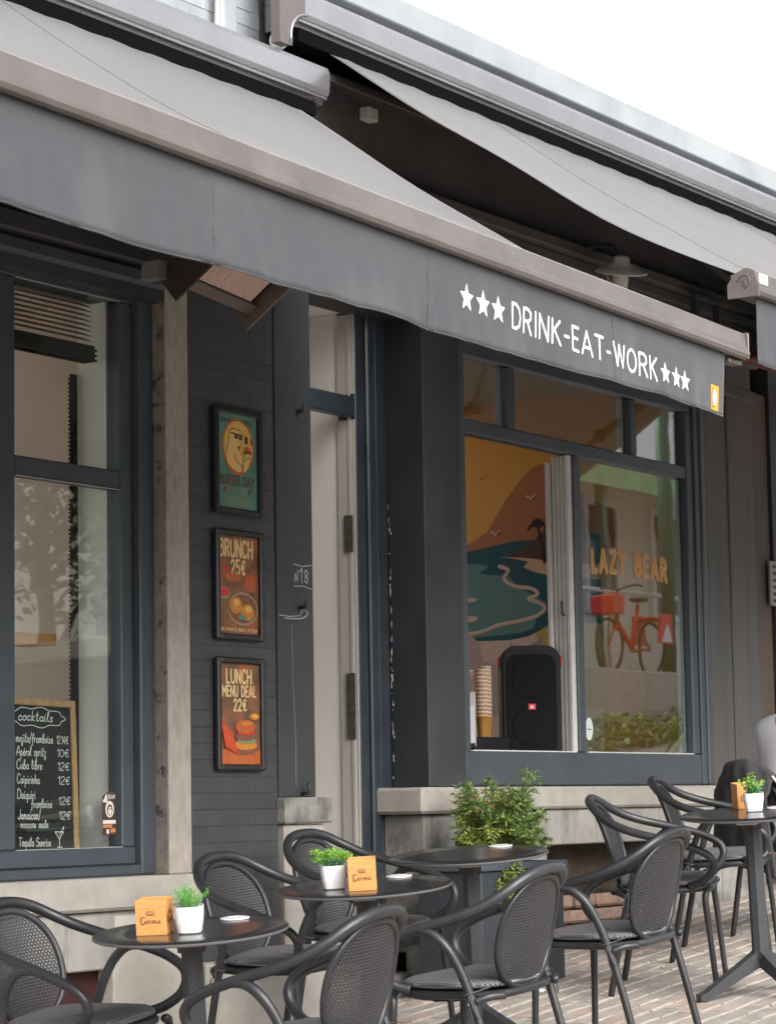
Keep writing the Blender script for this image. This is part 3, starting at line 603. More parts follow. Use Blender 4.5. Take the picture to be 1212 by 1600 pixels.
a.poly([(7.95, 2.66), (7.86, 2.66), (7.80, 2.6), (7.78, 2.5), (7.70, 2.48), (7.66, 2.2), (7.95, 2.1)], C_c if False else mat('mural rose', (.56, .40, .33), .7), 7)
a.poly([(7.6, 2.6), (7.52, 2.56), (7.42, 2.6), (7.38, 2.64), (7.42, 2.4), (7.62, 2.38)], C_g, 8)
for (u, v, s_) in ((7.44, 3.43, .028), (7.68, 3.24, .03), (7.78, 3.57, .04)):
    a.stroke([(u + s_, v + .01), (u + s_ * .4, v + .004), (u, v - .012), (u - s_ * .4, v + .004), (u - s_, v + .014)], .0045, C_c if v > 3.5 else C_b2, 9)
C_p = mat('mural palm black', (.03, .014, .014), .7); a.stroke([(7.36, 3.045), (7.37, 3.12), (7.385, 3.19), (7.40, 3.255)], .006, C_p, 9)
for k in range(9):
    an = pi * (.02 + k * .12); a.stroke([(7.40, 3.255), (7.40 + .035 * cos(an), 3.262 + .035 * sin(an) + .006), (7.40 + .065 * cos(an), 3.25 + .034 * sin(an) - .012)], .0045, C_p, 10)
for (v, h_) in ((2.86, .014), (2.75, .018)): a.oval(7.86, v, .05, h_, C_b2, 9)
a.obj('mural', cafe, label='painted wall mural of an orange sunset beach with mountain, palm and winding shore')

# things inside the windows
bl = thing('venetian_blind', 'dark slatted blind pulled up in the left window', 'blind', (7.7, 6.56, 3.5))
for k in range(9):
    M_ = Matrix.Translation((0, 0, .195 - k * .0195)) @ Matrix.Rotation(.42, 4, 'X'); MB().box(-.6, .32, -.024, .024, -.0012, .0012, M=M_).obj('slat', mat('blind slat', (.060, .050, .045), .4), bl)
b_ = MB(); b_.box(-.6, .335, -.03, .03, -.052, .012, c=.004)
for k in range(3): b_.box(-.6, .34, -.034, .034, -.052 + k * .02, -.044 + k * .02)
b_.obj('slat_stack', mat('blind stack', (.018, .017, .017), .5), bl)
st = MB(); st.box(8.06, 8.103, 6.678, 6.684, 1.55, 3.42)
for k in range(110): st.box(8.051, 8.06, 6.678, 6.684, 1.56 + k * .0168, 1.569 + k * .0168)
st.obj('cable_comb', M_rubber, label='black toothed cable strip standing beside the left window reveal', cat='cable strip')
sh = MB().box(6.3, 8.02, 6.72, 6.86, 2.33, 2.375, c=.004).obj('wall_shelf', M_shelf, label='orange wood shelf across the room behind the left window', cat='shelf')
# chalkboard
cb = thing('chalkboard_menu', 'tall chalkboard with the cocktail price list in a light wood frame', 'chalkboard', (7.72, 6.60, 1.30))
lean = Matrix.Rotation(radians(-3), 4, 'X') @ Matrix.Rotation(radians(1.2), 4, 'Y'); cb.matrix_world = Matrix.Translation((7.72, 6.575, 1.30)) @ lean
MB().box(-.235, .235, 0, .012, .02, .79).obj('board', M_chalkb, cb)
for b in ((-.262, -.234, -.008, .018, 0, .815), (.236, .264, -.008, .018, 0, .815), (-.233, .235, -.0075, .0175, 0, .022), (-.233, .235, -.0075, .0175, .787, .815)): MB().box(*b, c=.003).obj('frame', M_wood, cb)
a = Art(planefn((0, 0, 0), (1, 0, 0), (0, 0, 1)), (0, -1, 0))
cl = [(.035 + .165 * cos(t) * (1 + .05 * cos(9 * t)), .742 + .036 * sin(t) * (1 + .12 * cos(9 * t))) for t in [2 * pi * k / 60 for k in range(61)]]
a.stroke(cl, .0018, M_chalk)
def chalk(t, u, v, h, tot=None, w=.055): a.text(t, u, v, h, M_chalk, w, .95, .14, 0, total=tot, jitter=.03, slant=.12, curve=True)
chalk('cocktails', -.07, .728, .036, .2, .065)
rows = (('mojito/framboise', '12.14€', .625, .042, .25), ('Apérol spritz', '10€', .555, .042, .2), ('Cuba libre', '12€', .485, .042, .17), ('Caïpirinha', '12€', .41, .042, .15),
        ('Daiquiri', '12€', .33, .042, .12), ('Jamaican/', '12€', .225, .042, .15))
cv = lambda v: .718 - (.725 - v) * .73
for t, p, v, h, tt in rows:
    v = cv(v); h *= .82
    chalk(t, -.088, v, h, tt * .86); chalk(p, .15, v + (-.02 if t[0] in 'D' else 0), h * .85, .068)
chalk('framboise', -.01, cv(.285), .032, .12); chalk('moscow mule', -.075, cv(.18), .030, .16); chalk('Tequila Sunrise', -.088, cv(.085), .032, .185)
for st_ in ([(.125, .305), (.15, .277), (.175, .305), (.125, .305)], [(.15, .277), (.15, .247)], [(.137, .246), (.163, .246)], [(.15, .29), (.172, .318)]): a.stroke(st_, .0018, M_chalk)
a.oval(.174, .320, .005, .005, M_chalk, 1)
a.obj('chalk_writing', cb)
# speaker, counter, cups
ct = MB().box(10.6, 13.05, 6.47, 6.98, 1.86, 1.90, c=.004).obj('counter', mat('dark red counter', (.10, .03, .02), .4), label='dark counter behind the right window with the speaker and cups on it', cat='counter')
MB().box(10.7, 12.9, 6.6, 6.9, 1.2, 1.858).obj('cabinet', mat('dark cabinet', (.02, .02, .02), .6), ct)
sp = thing('loudspeaker', 'black upright party loudspeaker with a small red badge in the open window', 'speaker', (11.43, 6.62, 1.902))
sp.matrix_world = Matrix.Translation((11.56, 6.60, 1.902)) @ Matrix.Rotation(radians(-56), 4, 'Z')
def rrect(w, h, r, n=6, y0=0):
    o = []
    for cx, cy, a0 in ((w - r, y0 + h - r, 0), (-w + r, y0 + h - r, pi / 2), (-w + r * .5, y0 + r * .5, pi), (w - r * .5, y0 + r * .5, 1.5 * pi)):
        rr = r if cy > y0 + h / 2 else r * .5
        for k in range(n + 1): t = a0 + (pi / 2) * k / n; o.append((cx + rr * cos(t), cy + rr * sin(t)))
    return o
q = MB(); q.prism(rrect(.150, .565, .075), 'y', -.10, .14, smooth=True); q.prism(rrect(.140, .553, .07, y0=.004), 'y', -.118, -.1005, smooth=True); q.obj('cabinet', M_rubber, sp)
MB().prism(rrect(.124, .49, .06, y0=.03), 'y', -.126, -.1185, smooth=True).obj('grille', M_grille, sp)
for zz in (.16, .40): MB().lathe([(.100, 0), (.097, .0012), (.085, .0004), (.06, .001), (.02, .002)], 28, M=Matrix.Translation((0, -.1265, zz)) @ Matrix.Rotation(pi / 2, 4, 'X')).obj('cone', M_grille, sp)
lg = MB().box(-.018, .018, -.1335, -.1265, .243, .272).obj('badge', M_redlogo, sp)
a = Art(planefn((-.012, -.1335, .250), (1, 0, 0), (0, 0, 1)), (0, -1, 0)); a.text('JBL', 0, 0, .014, M_print, .1, .8, .3, total=.024); a.obj('badge_print', lg)
for s_ in (-1, 1): MB().box(s_ * .151, s_ * .161, -.06, .05, .46, .51, c=.004).obj('side_bumper', M_redlogo, sp)
M_cup = mat('kraft paper cup', (.78, .58, .44), .6, var=.08, vscale=30); M_cupb = mat('orange cup band', (.78, .40, .10), .6)
MB().box(10.96, 11.28, 6.56, 6.80, 1.902, 2.005, c=.004).obj('cup_crate', M_rubber, None, label='low black crate under the paper cups beside the loudspeaker', cat='crate')
for k, (x, y, n_) in enumerate(((11.12, 6.62, 13), (11.215, 6.655, 14), (11.17, 6.73, 13))):
    c_ = thing('cup_stack', ('stack of paper cups leaning at the window frame end of the row', 'tallest stack of paper cups, next to the loudspeaker', 'rear stack of paper cups behind the other two')[k], 'cups', (x, y, 2.007), group='stacks of paper cups on the counter')
    for j in range(n_):
        z0 = j * .019; MB().lathe([(.022, z0), (.030, z0 + .10), (.032, z0 + .1), (.032, z0 + .104), (.029, z0 + .104)], 14, mi=0).obj('cup', M_cup if j else M_cupb, c_)
pb = MB(); pb.prism([(0, 0), (.05, .02), (.085, .22), (.05, .27), (-.06, .20), (-.09, .02)], 'y', -.012, .012, M=Matrix.Rotation(.5, 4, 'Z'))
pb.obj('paper_bag', mat('crumpled pale paper', (.62, .60, .62), .6, bump=1, bscale=30), label='crumpled pale paper bag at the left edge of the counter', cat='bag', loc=(10.88, 6.53, 1.95))
MB().box(-.10, .03, -.03, .03, 0, .21, c=.004).obj('card_terminal', M_rubber, label='black box behind the paper bag in the window', cat='box', loc=(10.80, 6.62, 1.902))

# ================================================================== POSTERS
M_fr = mat('black poster frame', (.02, .021, .023), .35, coat=.2); M_gl = None
def poster(label, z0, z1, x0=8.548, x1=8.878):
    t = thing('poster', label, 'poster', (x0, 6.345, z0), group='framed posters on the dark brick pier'); w, h = x1 - x0, z1 - z0; b = .026
    for q in ((0, b, -.026, 0, 0, h), (w - b, w, -.026, 0, 0, h), (b, w - b, -.0255, 0, 0, b), (b, w - b, -.0255, 0, h - b, h)): MB().box(*q, c=.006).obj('frame', M_fr, t)
    MB().box(b, w - b, -.008, -.001, b, h - b).obj('backing', M_fr, t)
    A_ = Art(planefn((b, -.008, b), (1, 0, 0), (0, 0, 1)), (0, -1, 0)); return t, A_, w - 2 * b, h - 2 * b
P_g = mat('poster green', (.10, .24, .18), .45, var=.15, vscale=8); P_y = mat('poster yellow', (.72, .42, .10), .45); P_r = mat('poster red ring', (.62, .12, .04), .45); P_br = mat('poster brown', (.10, .06, .035), .5)
P_t = mat('poster cream text', (.72, .52, .24), .5); P_gt = mat('poster olive text', (.20, .26, .14), .5)
t, A_, w, h = poster('green burger day poster with a bear in an orange disc, top of three', 2.878, 3.322)
A_.rect(0, 0, w, h, P_g); A_.text('BURGER BAR BRUSSELS', .03, h - .035, .014, P_br, .1, .8, .2, 1, total=w - .06); A_.oval(w * .52, h * .66, .110, .118, P_r, 1); A_.oval(w * .52, h * .66, .100, .108, P_y, 2)
P_bear = mat('poster bear fill', (.80, .50, .16), .5)
BQ = lambda x, y: ((x - 90) / 550 * w, h * (1 - (y - 130 - (x - 90) * .12) / 1370))
bear = [(262, 382), (330, 372), (410, 398), (426, 445), (428, 545), (408, 600), (402, 645), (380, 668), (398, 705), (432, 765), (440, 820), (432, 950), (400, 1010), (335, 985), (262, 930), (216, 850), (208, 735), (228, 640), (247, 560), (250, 450)]
bs = [(p.x, p.y) for p in smooth_path([(*BQ(*p), 0) for p in bear], 3, True)]
A_.poly(bs, P_bear, 3); A_.stroke(bs + [bs[0]], .0013, P_br, 4)
arm = [(p.x, p.y) for p in smooth_path([(*BQ(*p), 0) for p in ((440, 945), (450, 830), (530, 800), (548, 730), (520, 900), (470, 985))], 3)]
A_.poly([BQ(*p) for p in ((440, 985), (445, 840), (540, 770), (552, 800), (520, 930), (470, 1000))], P_bear, 3); A_.stroke([BQ(*p) for p in ((440, 985), (446, 840), (540, 775))], .0013, P_br, 4); A_.stroke([BQ(*p) for p in ((470, 1000), (520, 930), (552, 800))], .0013, P_br, 4)
A_.stroke([(p.x, p.y) for p in smooth_path([(*BQ(*p), 0) for p in ((318, 715), (335, 810), (400, 890), (442, 960))], 4)], .0013, P_br, 5)
A_.stroke([BQ(268, 425), BQ(430, 462)], .0028, P_br, 5); A_.oval(*BQ(345, 480), .0135, .0105, P_br, 5); A_.oval(*BQ(402, 500), .0115, .0105, P_br, 5); A_.oval(*BQ(380, 638), .008, .005, P_br, 5)
A_.stroke([BQ(262, 382), BQ(300, 362), BQ(322, 376)], .0013, P_br, 5)
P_flag = [mat('flag black', (.02, .02, .02), .5), mat('flag yellow', (.75, .5, .05), .5), mat('flag red', (.55, .03, .02), .5)]
for k in range(3): A_.poly([BQ(470 + 34 * k, 470 + 14 * k), BQ(504 + 34 * k, 484 + 14 * k), BQ(504 + 34 * k, 592 + 10 * k), BQ(470 + 34 * k, 578 + 10 * k)], P_flag[k], 5)
A_.oval(*BQ(500, 670), .025, .013, P_r, 6); A_.oval(*BQ(500, 715), .026, .009, P_br, 7); A_.oval(*BQ(500, 752), .022, .008, P_y, 8)
A_.text('BURGER DAY', .022, .098, .038, P_br, .1, .8, .22, 1, total=w - .045); A_.text('20.07.25', .09, .064, .022, P_gt, .09, .8, .25, 1, total=.10); A_.text('LAZY BEAR', .065, .014, .030, P_gt, .1, .8, .25, 1, total=.15)
for u in (.05, .225): A_.poly([(u, .062), (u + .014, .085), (u + .018, .08), (u + .005, .058)], P_flag[2], 1); A_.poly([(u - .01, .068), (u + .002, .09), (u + .008, .088), (u - .004, .063)], P_flag[0], 1)
A_.obj('print', t)
def food_bg(name, c1, c2, c3, sc):
    m = bpy.data.materials.new(name); m.use_nodes = True; N = m.node_tree.nodes; L = m.node_tree.links; b = N['Principled BSDF']; b.inputs['Roughness'].default_value = .4
    ge = N.new('ShaderNodeNewGeometry'); n = N.new('ShaderNodeTexNoise'); n.inputs['Scale'].default_value = sc; n.inputs['Detail'].default_value = 3; L.new(ge.outputs['Position'], n.inputs['Vector'])
    r = N.new('ShaderNodeValToRGB'); e = r.color_ramp.elements; e[0].position = .36; e[0].color = (*c1, 1); e[1].position = .66; e[1].color = (*c3, 1); q = e.new(.5); q.color = (*c2, 1)
    L.new(n.outputs[0], r.inputs[0]); L.new(r.outputs[0], b.inputs['Base Color']); return m
P_f1 = food_bg('brunch photo', (.16, .045, .02), (.24, .10, .05), (.34, .10, .03), 11); P_f2 = food_bg('lunch photo', (.12, .07, .04), (.20, .10, .05), (.42, .09, .03), 10)
P_o = mat('egg orange', (.55, .15, .02), .5, col2=(.60, .27, .04), vscale=60); P_o2 = mat('deep orange', (.42, .07, .02), .5, col2=(.50, .14, .03), vscale=50); P_pl = mat('plate grey', (.33, .27, .18), .5); P_rd = mat('tomato red', (.60, .03, .015), .5)
P_dk = mat('dark food brown', (.16, .07, .04), .5, col2=(.26, .09, .04), vscale=40)  # dark brown areas of the printed food
t, A_, w, h = poster('brunch 25 euro poster with two eggs on a plate, middle of three', 2.362, 2.815)
A_.rect(0, 0, w, h, P_f1); A_.text('BRUNCH', .012, h - .082, .066, P_t, .085, .62, .22, 1, total=.225); A_.text('25€', .09, h - .155, .058, P_t, .085, .7, .22, 1, total=.095)
A_.oval(.055, .265, .02, .012, P_rd, 1); A_.oval(.22, .215, .04, .035, P_o2, 1); A_.oval(.10, .215, .07, .028, P_dk, 1); A_.oval(.10, .235, .06, .018, P_o2, 2); A_.oval(.035, .165, .04, .024, P_pl, 2); A_.oval(.035, .168, .034, .017, P_rd, 3)
A_.oval(.165, .105, .105, .068, P_pl, 3); A_.oval(.165, .105, .097, .06, P_dk, 4); A_.oval(.115, .118, .042, .034, P_o, 5); A_.oval(.12, .13, .02, .014, P_y, 6); A_.oval(.195, .092, .048, .034, P_o, 5); A_.oval(.20, .105, .024, .014, P_y, 6); A_.oval(.16, .07, .03, .01, P_g, 6)
A_.text('GRILL OPTION SEE MENU AT LAZY BEAR', .012, .012, .012, P_t, .09, .7, .25, 1, total=w - .024)
A_.obj('print', t)
t, A_, w, h = poster('lunch menu deal 22 euro poster with a burger, lowest of three', 1.832, 2.292)
A_.rect(0, 0, w, h, P_f2); A_.text('LUNCH', .05, h - .078, .054, P_t, .09, .62, .22, 1, total=.17); A_.text('MENU DEAL', .022, h - .132, .042, P_t, .09, .62, .22, 1, total=.228); A_.text('22€', .098, h - .19, .046, P_t, .09, .7, .22, 1, total=.085)
A_.rect(0, 0, w, .06, P_o2, 1); A_.oval(.165, .07, .105, .034, P_dk, 2); A_.oval(.175, .078, .08, .020, P_o, 3); A_.oval(.18, .096, .066, .013, P_gt, 4); A_.oval(.17, .110, .068, .016, P_dk, 5); A_.oval(.175, .128, .064, .009, P_rd, 6); A_.oval(.17, .153, .070, .028, P_o2, 7); A_.oval(.18, .166, .040, .009, P_o, 8)
A_.oval(.238, .195, .034, .014, P_o, 3); A_.oval(.242, .196, .018, .006, P_y, 4)
for k in range(7): u = .005 + k * .012; A_.stroke([(u, .17 - k * .007), (u + .03, .07 - k * .004)], .005, P_o2 if k % 2 else P_rd, 9)
A_.obj('print', t)

# ================================================================== AWNINGS
def awning(label, xa, xb, cz, yline, ztop, fa, fb, vz, cassx, sagamp, seed, vx=None, capL=False):
    """cassette on the wall, canvas, front bar and valance"""
    r_ = random.Random(seed); t = thing('awning', label, 'awning', ((xa + xb) / 2, 6.3, cz), group='retractable awnings over the terrace'); t.matrix_world = Matrix.Identity(4)
    prof = [(6.34, cz - .165), (6.19, cz - .165), (6.185, cz - .150), (6.165, cz - .148), (6.163, cz - .133), (6.157, cz - .131), (6.150, cz - .110), (6.147, cz - .03), (6.158, cz - .008), (6.19, cz + .006), (6.34, cz + .012)]
    c_ = MB().prism(prof, 'x', cassx[0], cassx[1]).obj('cassette', M_silver, t)
    MB().box(cassx[0], cassx[1], 6.1625, 6.1645, cz - .1495, cz - .1460).obj('groove', M_rubber, c_)
    MB().box(cassx[0] + .02, cassx[1] - .06, 6.18, 6.338, cz - .225, cz - .1655).obj('shade_strip', mat('black gap shade', (.006, .006, .006), 1.0, spec=0), c_)  # black strip paints the shade in the gap below the cassette
    # canvas
    nx, ny = 90, 22; mb = MB(); V = []; y0, z0 = 6.235, cz - .185
    for i in range(nx + 1):
        x = fa + (fb - fa) * i / nx; ye = yline(x) + .05; ze = ztop(x) - .018
        for j in range(ny + 1):
            s_ = j / ny; sag = 4 * s_ * (1 - s_) * sagamp(x) * (1 + .35 * (s_ - .5))
            wr = .015 * sin(5.2 * s_ + 1.9 * x + seed) * sin(pi * s_) + .007 * sin(13 * s_ + 4.3 * x) * sin(pi * s_) + .006 * sin(9 * s_ - 3.1 * x) * sin(pi * s_) + .004 * sin(x * 23 + 4 * s_) * exp(-9 * s_)
            V.append((x + .0 * s_, y0 + (ye - y0) * s_, z0 + (ze - z0) * s_ - sag + wr))
    F = [(i * (ny + 1) + j, (i + 1) * (ny + 1) + j, (i + 1) * (ny + 1) + j + 1, i * (ny + 1) + j + 1) for i in range(nx) for j in range(ny)]
    mb.add(V, F, 0, True); o = mb.obj('canvas', M_fabric, t); md = o.modifiers.new('thickness', 'SOLIDIFY'); md.thickness = .0015; md.offset = 0
    sm_ = MB(); k_ = 0
    for i in range(20, nx, 40):
        sm_ = MB(); sm_.tube([Vector(V[i * (ny + 1) + j]) + Vector((0, -.001, .0012)) for j in range(ny + 1)], .0013, 5); sm_.obj('seam', M_fabric, o)
    # front bar
    P = [(.095, -.012), (.03, -.002), (.004, 0), (-.004, -.006), (-.014, -.06), (-.024, -.074), (-.026, -.088), (-.018, -.100), (.0, -.104), (.012, -.098), (.095, -.095)]
    vs = []; 
    for x in (xa, xb):
        for (py, pz) in P: vs.append((x, yline(x) + py, ztop(x) + pz))
    n = len(P); b = MB(); b.add(vs, [(i, (i + 1) % n, n + (i + 1) % n, n + i) for i in range(n)] , 0); b.add(vs, [tuple(range(n)), tuple(range(n, 2 * n))]); bo = b.obj('front_bar', M_taupe, t)
    # valance
    va, vb = vx if vx else (xa, xb - .17); nx, nz = 420, 14; V = []; mb = MB()
    off = lambda x, s_: .012 + s_ * (.007 * sin(3.3 * x + seed) + .005 * sin(8.7 * x) + .003 * sin(17 * x + 2) + .0016 * sin(31 * x + 3 * s_) + .0011 * sin(53 * x - 4 * s_) + sum(.006 * exp(-((x - xs) / .045) ** 2) * sin(17 * s_ + 6 * (x - xs) / .045) for xs in (5.54, 6.68, 9.9, 12.1)) + .004 * exp(-((x - 8.6) / .12) ** 2) * sin(40 * x))
    bot = lambda x: vz(x) + .003 * sin(2.9 * x + seed) + .002 * sin(7.1 * x) + .0018 * sin(13.7 * x + 1) + .001 * sin(29 * x)
    for i in range(nx + 1):
        x = va + (vb - va) * i / nx
        for j in range(nz + 1):
            s_ = j / nz; zt = ztop(x) - .097; V.append((x, yline(x) + off(x, s_), zt + (bot(x) - zt) * s_))
    mb.add(V, [(i * (nz + 1) + j, (i + 1) * (nz + 1) + j, (i + 1) * (nz + 1) + j + 1, i * (nz + 1) + j + 1) for i in range(nx) for j in range(nz)], 0, True)
    o = mb.obj('valance', M_val, t); md = o.modifiers.new('thickness', 'SOLIDIFY'); md.thickness = .0012; md.offset = 0
    hm = MB(); 
    for q in (bot,): hm.tube([(va + (vb - va) * i / 80, yline(va + (vb - va) * i / 80) + off(va + (vb - va) * i / 80, 1), bot(va + (vb - va) * i / 80)) for i in range(81)], .0028, 6)
    hm.obj('hem', M_val, o)
    # folding arms
    for ax, d_ in ((xb - .35, -1), (xa + 2.6, 1)):
        a_ = MB(); e = Vector((ax + d_ * .9, 5.25, (cz + ztop(ax)) / 2 - .52)); s0 = Vector((ax, 6.25, cz - .30)); s1 = Vector((ax, yline(ax) + .10, ztop(ax) - .075))
        a_.tube([s0, e], .028, 8); a_.tube([e, s1], .024, 8); a_.tube([e - Vector((0, 0, .04)), e + Vector((0, 0, .04))], .036, 10); a_.obj('folding_arm', M_iron, t)
    def surf(u, v):        # u = X, v = z measured on the valance
        zt = ztop(u) - .097; s_ = max(0, min(1, (zt - v) / (zt - bot(u)))); return (u, yline(u) + off(u, s_) - .0012, v)
    return t, surf, bo, o
yl1 = lambda x: 4.2 - (9.07 - x) * .0367
zt1 = lambda x: 3.448 + (9.07 - x) * .0068
aw1, surf1, bar1, val1 = awning('near charcoal awning with white DRINK-EAT-WORK lettering and stars on its valance', 3.1, 9.055, 4.845, yl1, zt1, 3.2, 8.99, lambda x: 3.112, (3.0, 9.16), lambda x: .085, 3, vx=(3.15, 8.895))
# lettering
a = Art(surf1, (0, -1, 0))
def vline(u): return 3.205 - (u - 7.15) * .031           # base line of the print
def lsurf(u, v): return surf1(u, vline(u) + v)
a = Art(lsurf, (0, -1, 0))
a = Art(lsurf, (0, -1, 0)); a.text('DRINK-EAT-WORK', 7.20, -.008, .079, M_print, .066, .86, .30, 0, total=1.075)
a.obj('lettering', val1, label='white DRINK-EAT-WORK lettering')
def star(u, v, R):
    P_ = []
    for k in range(10): r_ = R if k % 2 == 0 else R * .45; an = pi / 2 + k * pi / 5; P_.append((u + r_ * cos(an), v + r_ * sin(an)))
    A_ = Art(lsurf, (0, -1, 0)); A_.poly(P_, M_print); A_.obj('star', val1)
for u in (6.90, 7.005, 7.105): star(u, .030, .046)
for u in (8.345, 8.44, 8.522): star(u, .030, .042)
a = Art(surf1, (0, -1, 0)); M_or = mat('orange sticker', (.80, .33, .02), .5)
a.rect(8.765, 3.122, 8.845, 3.215, M_or); a.poly([(8.772 + .026 + .024 * cos(t) * (1 - .25 * abs(cos(t)) ** 6), 3.168 + .036 * sin(t)) for t in [2 * pi * k / 28 for k in range(28)]], M_ink, 1)
a.poly([(8.772 + .026 + .021 * cos(t), 3.168 + .033 * sin(t)) for t in [2 * pi * k / 28 for k in range(28)]], M_print, 2); [a.stroke([(8.782 + .008 * k, 3.183 - .002 * k), (8.787 + .008 * k, 3.180 + .003 * (k % 2))], .0012, M_ink, 3) for k in range(4)]
a.obj('sticker', val1, label='small orange sticker with a white rounded shape at the valance end')
# seams in the valance
sm = MB()
for x in (5.52, 6.66, 7.93): sm.tube([surf1(x, 3.34 - .0285 * k) for k in range(9)], .0012, 5)
sm.obj('seam', M_val, val1)
q = MB(); q.box(9.057, 9.064, 4.18, 4.30, 3.345, 3.447, c=.003); q.box(8.96, 9.07, 4.215, 4.26, 3.325, 3.343, c=.003); q.obj('end_cap', M_taupe, bar1)
yl2 = lambda x: 4.2 - (x - 9.05) * .01
zt2 = lambda x: 3.712
aw2, surf2, bar2, val2 = awning('far charcoal awning, mounted higher, with a rounded end cap on its bar', 9.16, 15.4, 5.145, yl2, zt2, 9.22, 15.3, lambda x: 3.352, (8.955, 15.6), lambda x: .075, 8, vx=(9.205, 15.3))
# end cap of the far bar (faces the camera)
cp = [(.10, -.10), (-.028, -.10), (-.03, -.06), (-.012, -.006), (.02, .006), (.07, -.012), (.10, -.05)]
b_ = MB(); b_.add([(x, 4.2 + p[0], 3.712 + p[1] * 1.08) for x in (9.14, 9.158) for p in cp], [(i, (i + 1) % 7, 7 + (i + 1) % 7, 7 + i) for i in range(7)] + [tuple(range(7)), tuple(range(7, 14))])
b_.tube([(9.138, 4.23 + .026 * cos(t), 3.665 + .026 * sin(t)) for t in [2 * pi * k / 16 for k in range(13)]], .0022, 5); b_.tube([(9.138, 4.235, 3.685), (9.138, 4.235, 3.65), (9.138, 4.222, 3.65), (9.138, 4.222, 3.665), (9.138, 4.235, 3.665)], .002, 5)
b_.obj('end_cap', M_taupe, bar2)
MB().box(9.19, 9.26, 4.183, 4.19, 3.66, 3.70).obj('tape_patch', M_white, bar2)
# bracket of the far cassette, with its quarter-round notch
o_ = [(8.765, 4.86), (8.765, 5.42), (8.955, 5.42), (8.955, 5.02)] + [(8.955 - .115 * sin(t), 4.90 + .115 * cos(t)) for t in [pi / 2 * k / 8 for k in range(9)]] + [(8.84, 4.86)]
MB().prism(o_, 'y', 6.13, 6.175).obj('bracket', M_taupe, aw2, label='taupe end bracket with an arched cut out')
rim = MB(); rim.tube([(8.957 - .115 * sin(t), 6.127, 4.90 + .115 * cos(t)) for t in [pi / 2 * k / 10 for k in range(11)]] + [(8.842, 6.127, 4.86)], .006, 6); rim.obj('bracket_rim', M_silver, aw2)
MB().lathe([(.03, 0), (.045, .005), (.045, .02), (.03, .022)], 18, M=Matrix.Translation((8.87, 6.20, 4.90)) @ Matrix.Rotation(-pi / 2, 4, 'Y')).obj('end_roller', M_white, aw2)
part('mounting_rail', mat('brown black rail', (.06, .05, .045), .5), (8.80, 10.9, 6.20, 6.26, 4.81, 4.84), c=.004, parent=aw2)
part('wood_block', M_pale, (9.62, 9.70, 6.25, 6.30, 4.73, 4.79), c=.004, parent=cafe)
# pipes and cables on the upper wall
pp = thing('wall_cables', 'grey cables and clips running down the wall beside the awning bracket', 'cables', (8.62, 6.3, 5.1))
for k, (x, r_) in enumerate(((-.06, .012), (-.035, .007), (-.015, .006))):
    MB().tube(smooth_path([(x, .02, .4), (x + .004, .015, .2), (x - .006, .0, .05), (x + .01, .01, -.1), (x + .02, .03, -.35)], 4), r_, 8).obj('cable', M_grey, pp)
for zz in (.06, .17): MB().box(-.10, .01, -.01, .04, zz, zz + .05, c=.006).obj('clip', M_lead, pp)

# ================================================================== HEATERS, LAMP
M_ht = mat('brown grey heater housing', (.16, .125, .105), .45, metal=.3, var=.15, vscale=9); M_lv = mat('copper pink louvre', (.75, .55, .47), .4, metal=.1); M_hd = mat('dark heater inside', (.03, .018, .014), .6)
ht = thing('patio_heater', 'ribbed infrared heater bracketed above the concrete pillar under the near awning', 'heater', (7.98, 5.9, 3.62), group='patio heaters under the awnings')
HM = Matrix.Rotation(radians(6), 4, 'Z') @ Matrix.Rotation(radians(3), 4, 'Y') @ Matrix.Rotation(radians(-38), 4, 'X')      # x = length, -y = outward edge, z = out of the back
HW = .30
MB().box(-.26, .26, -HW, 0, .02, .09, M=HM, c=.008).obj('housing', M_ht, ht)
MB().box(-.25, .25, -HW + .01, -.01, .012, .019, M=HM).obj('grille_back', M_hd, ht)
MB().box(-.26, .26, -.045, .004, -.012, .0185, M=HM, c=.003).obj('lower_rim', M_ht, ht)
MB().box(-.272, -.2605, -HW - .02, .05, -.05, .09, M=HM, c=.003).obj('end_plate', M_hd, ht)
MB().box(.2605, .272, -HW - .02, .05, -.05, .09, M=HM, c=.003).obj('end_plate', M_ht, ht)
for k in range(22): x = -.225 + k * .0195; MB().box(x, x + .010, -HW + .03, -.05, -.008, .010, M=HM, c=.002).obj('louvre', M_lv, ht)
q = MB(); q.lathe([(.02, 0), (.022, .02), (.014, .028)], 12, M=HM @ Matrix.Translation((.285, -.1, .03)) @ Matrix.Rotation(pi / 2, 4, 'Y')); q.obj('brass_knob', mat('brass', (.5, .33, .1), .35, metal=.8), ht)
MB().box(.274, .30, -.22, -.02, .01, .05, M=HM, c=.004).obj('side_box', M_ht, ht)
q = MB(); q.prism([(-.33, .03), (-.273, .03), (-.273, .10), (-.32, .10)], 'y', .02, .10); q.obj('wall_bracket', mat('grey bracket', (.17, .16, .15), .5, var=.1), ht)
ht2 = copy_tree(ht); ht2['label'] = 'second infrared heater, half hidden behind the right end of the near awning'; ht2.location = (13.30, 5.98, 4.12)
lp = thing('wall_lamp', 'white enamel saucer lamp with a bulb jar above the right window', 'lamp', (11.68, 6.08, 4.375))
LM = Matrix.Rotation(radians(-14), 4, 'Y') @ Matrix.Rotation(radians(14), 4, 'X')
M_en = mat('white enamel', (.75, .75, .71), .35); 
MB().lathe([(.135, -.03), (.132, -.022), (.09, .0), (.045, .02), (.04, .05), (.02, .06)], 28, M=LM).obj('shade', M_en, lp)
MB().lathe([(.02, -.12), (.04, -.11), (.043, -.06), (.03, -.03), (.03, .0)], 18, M=LM).obj('bulb_jar', mat('milky glass jar', (.62, .60, .55), .25), lp)
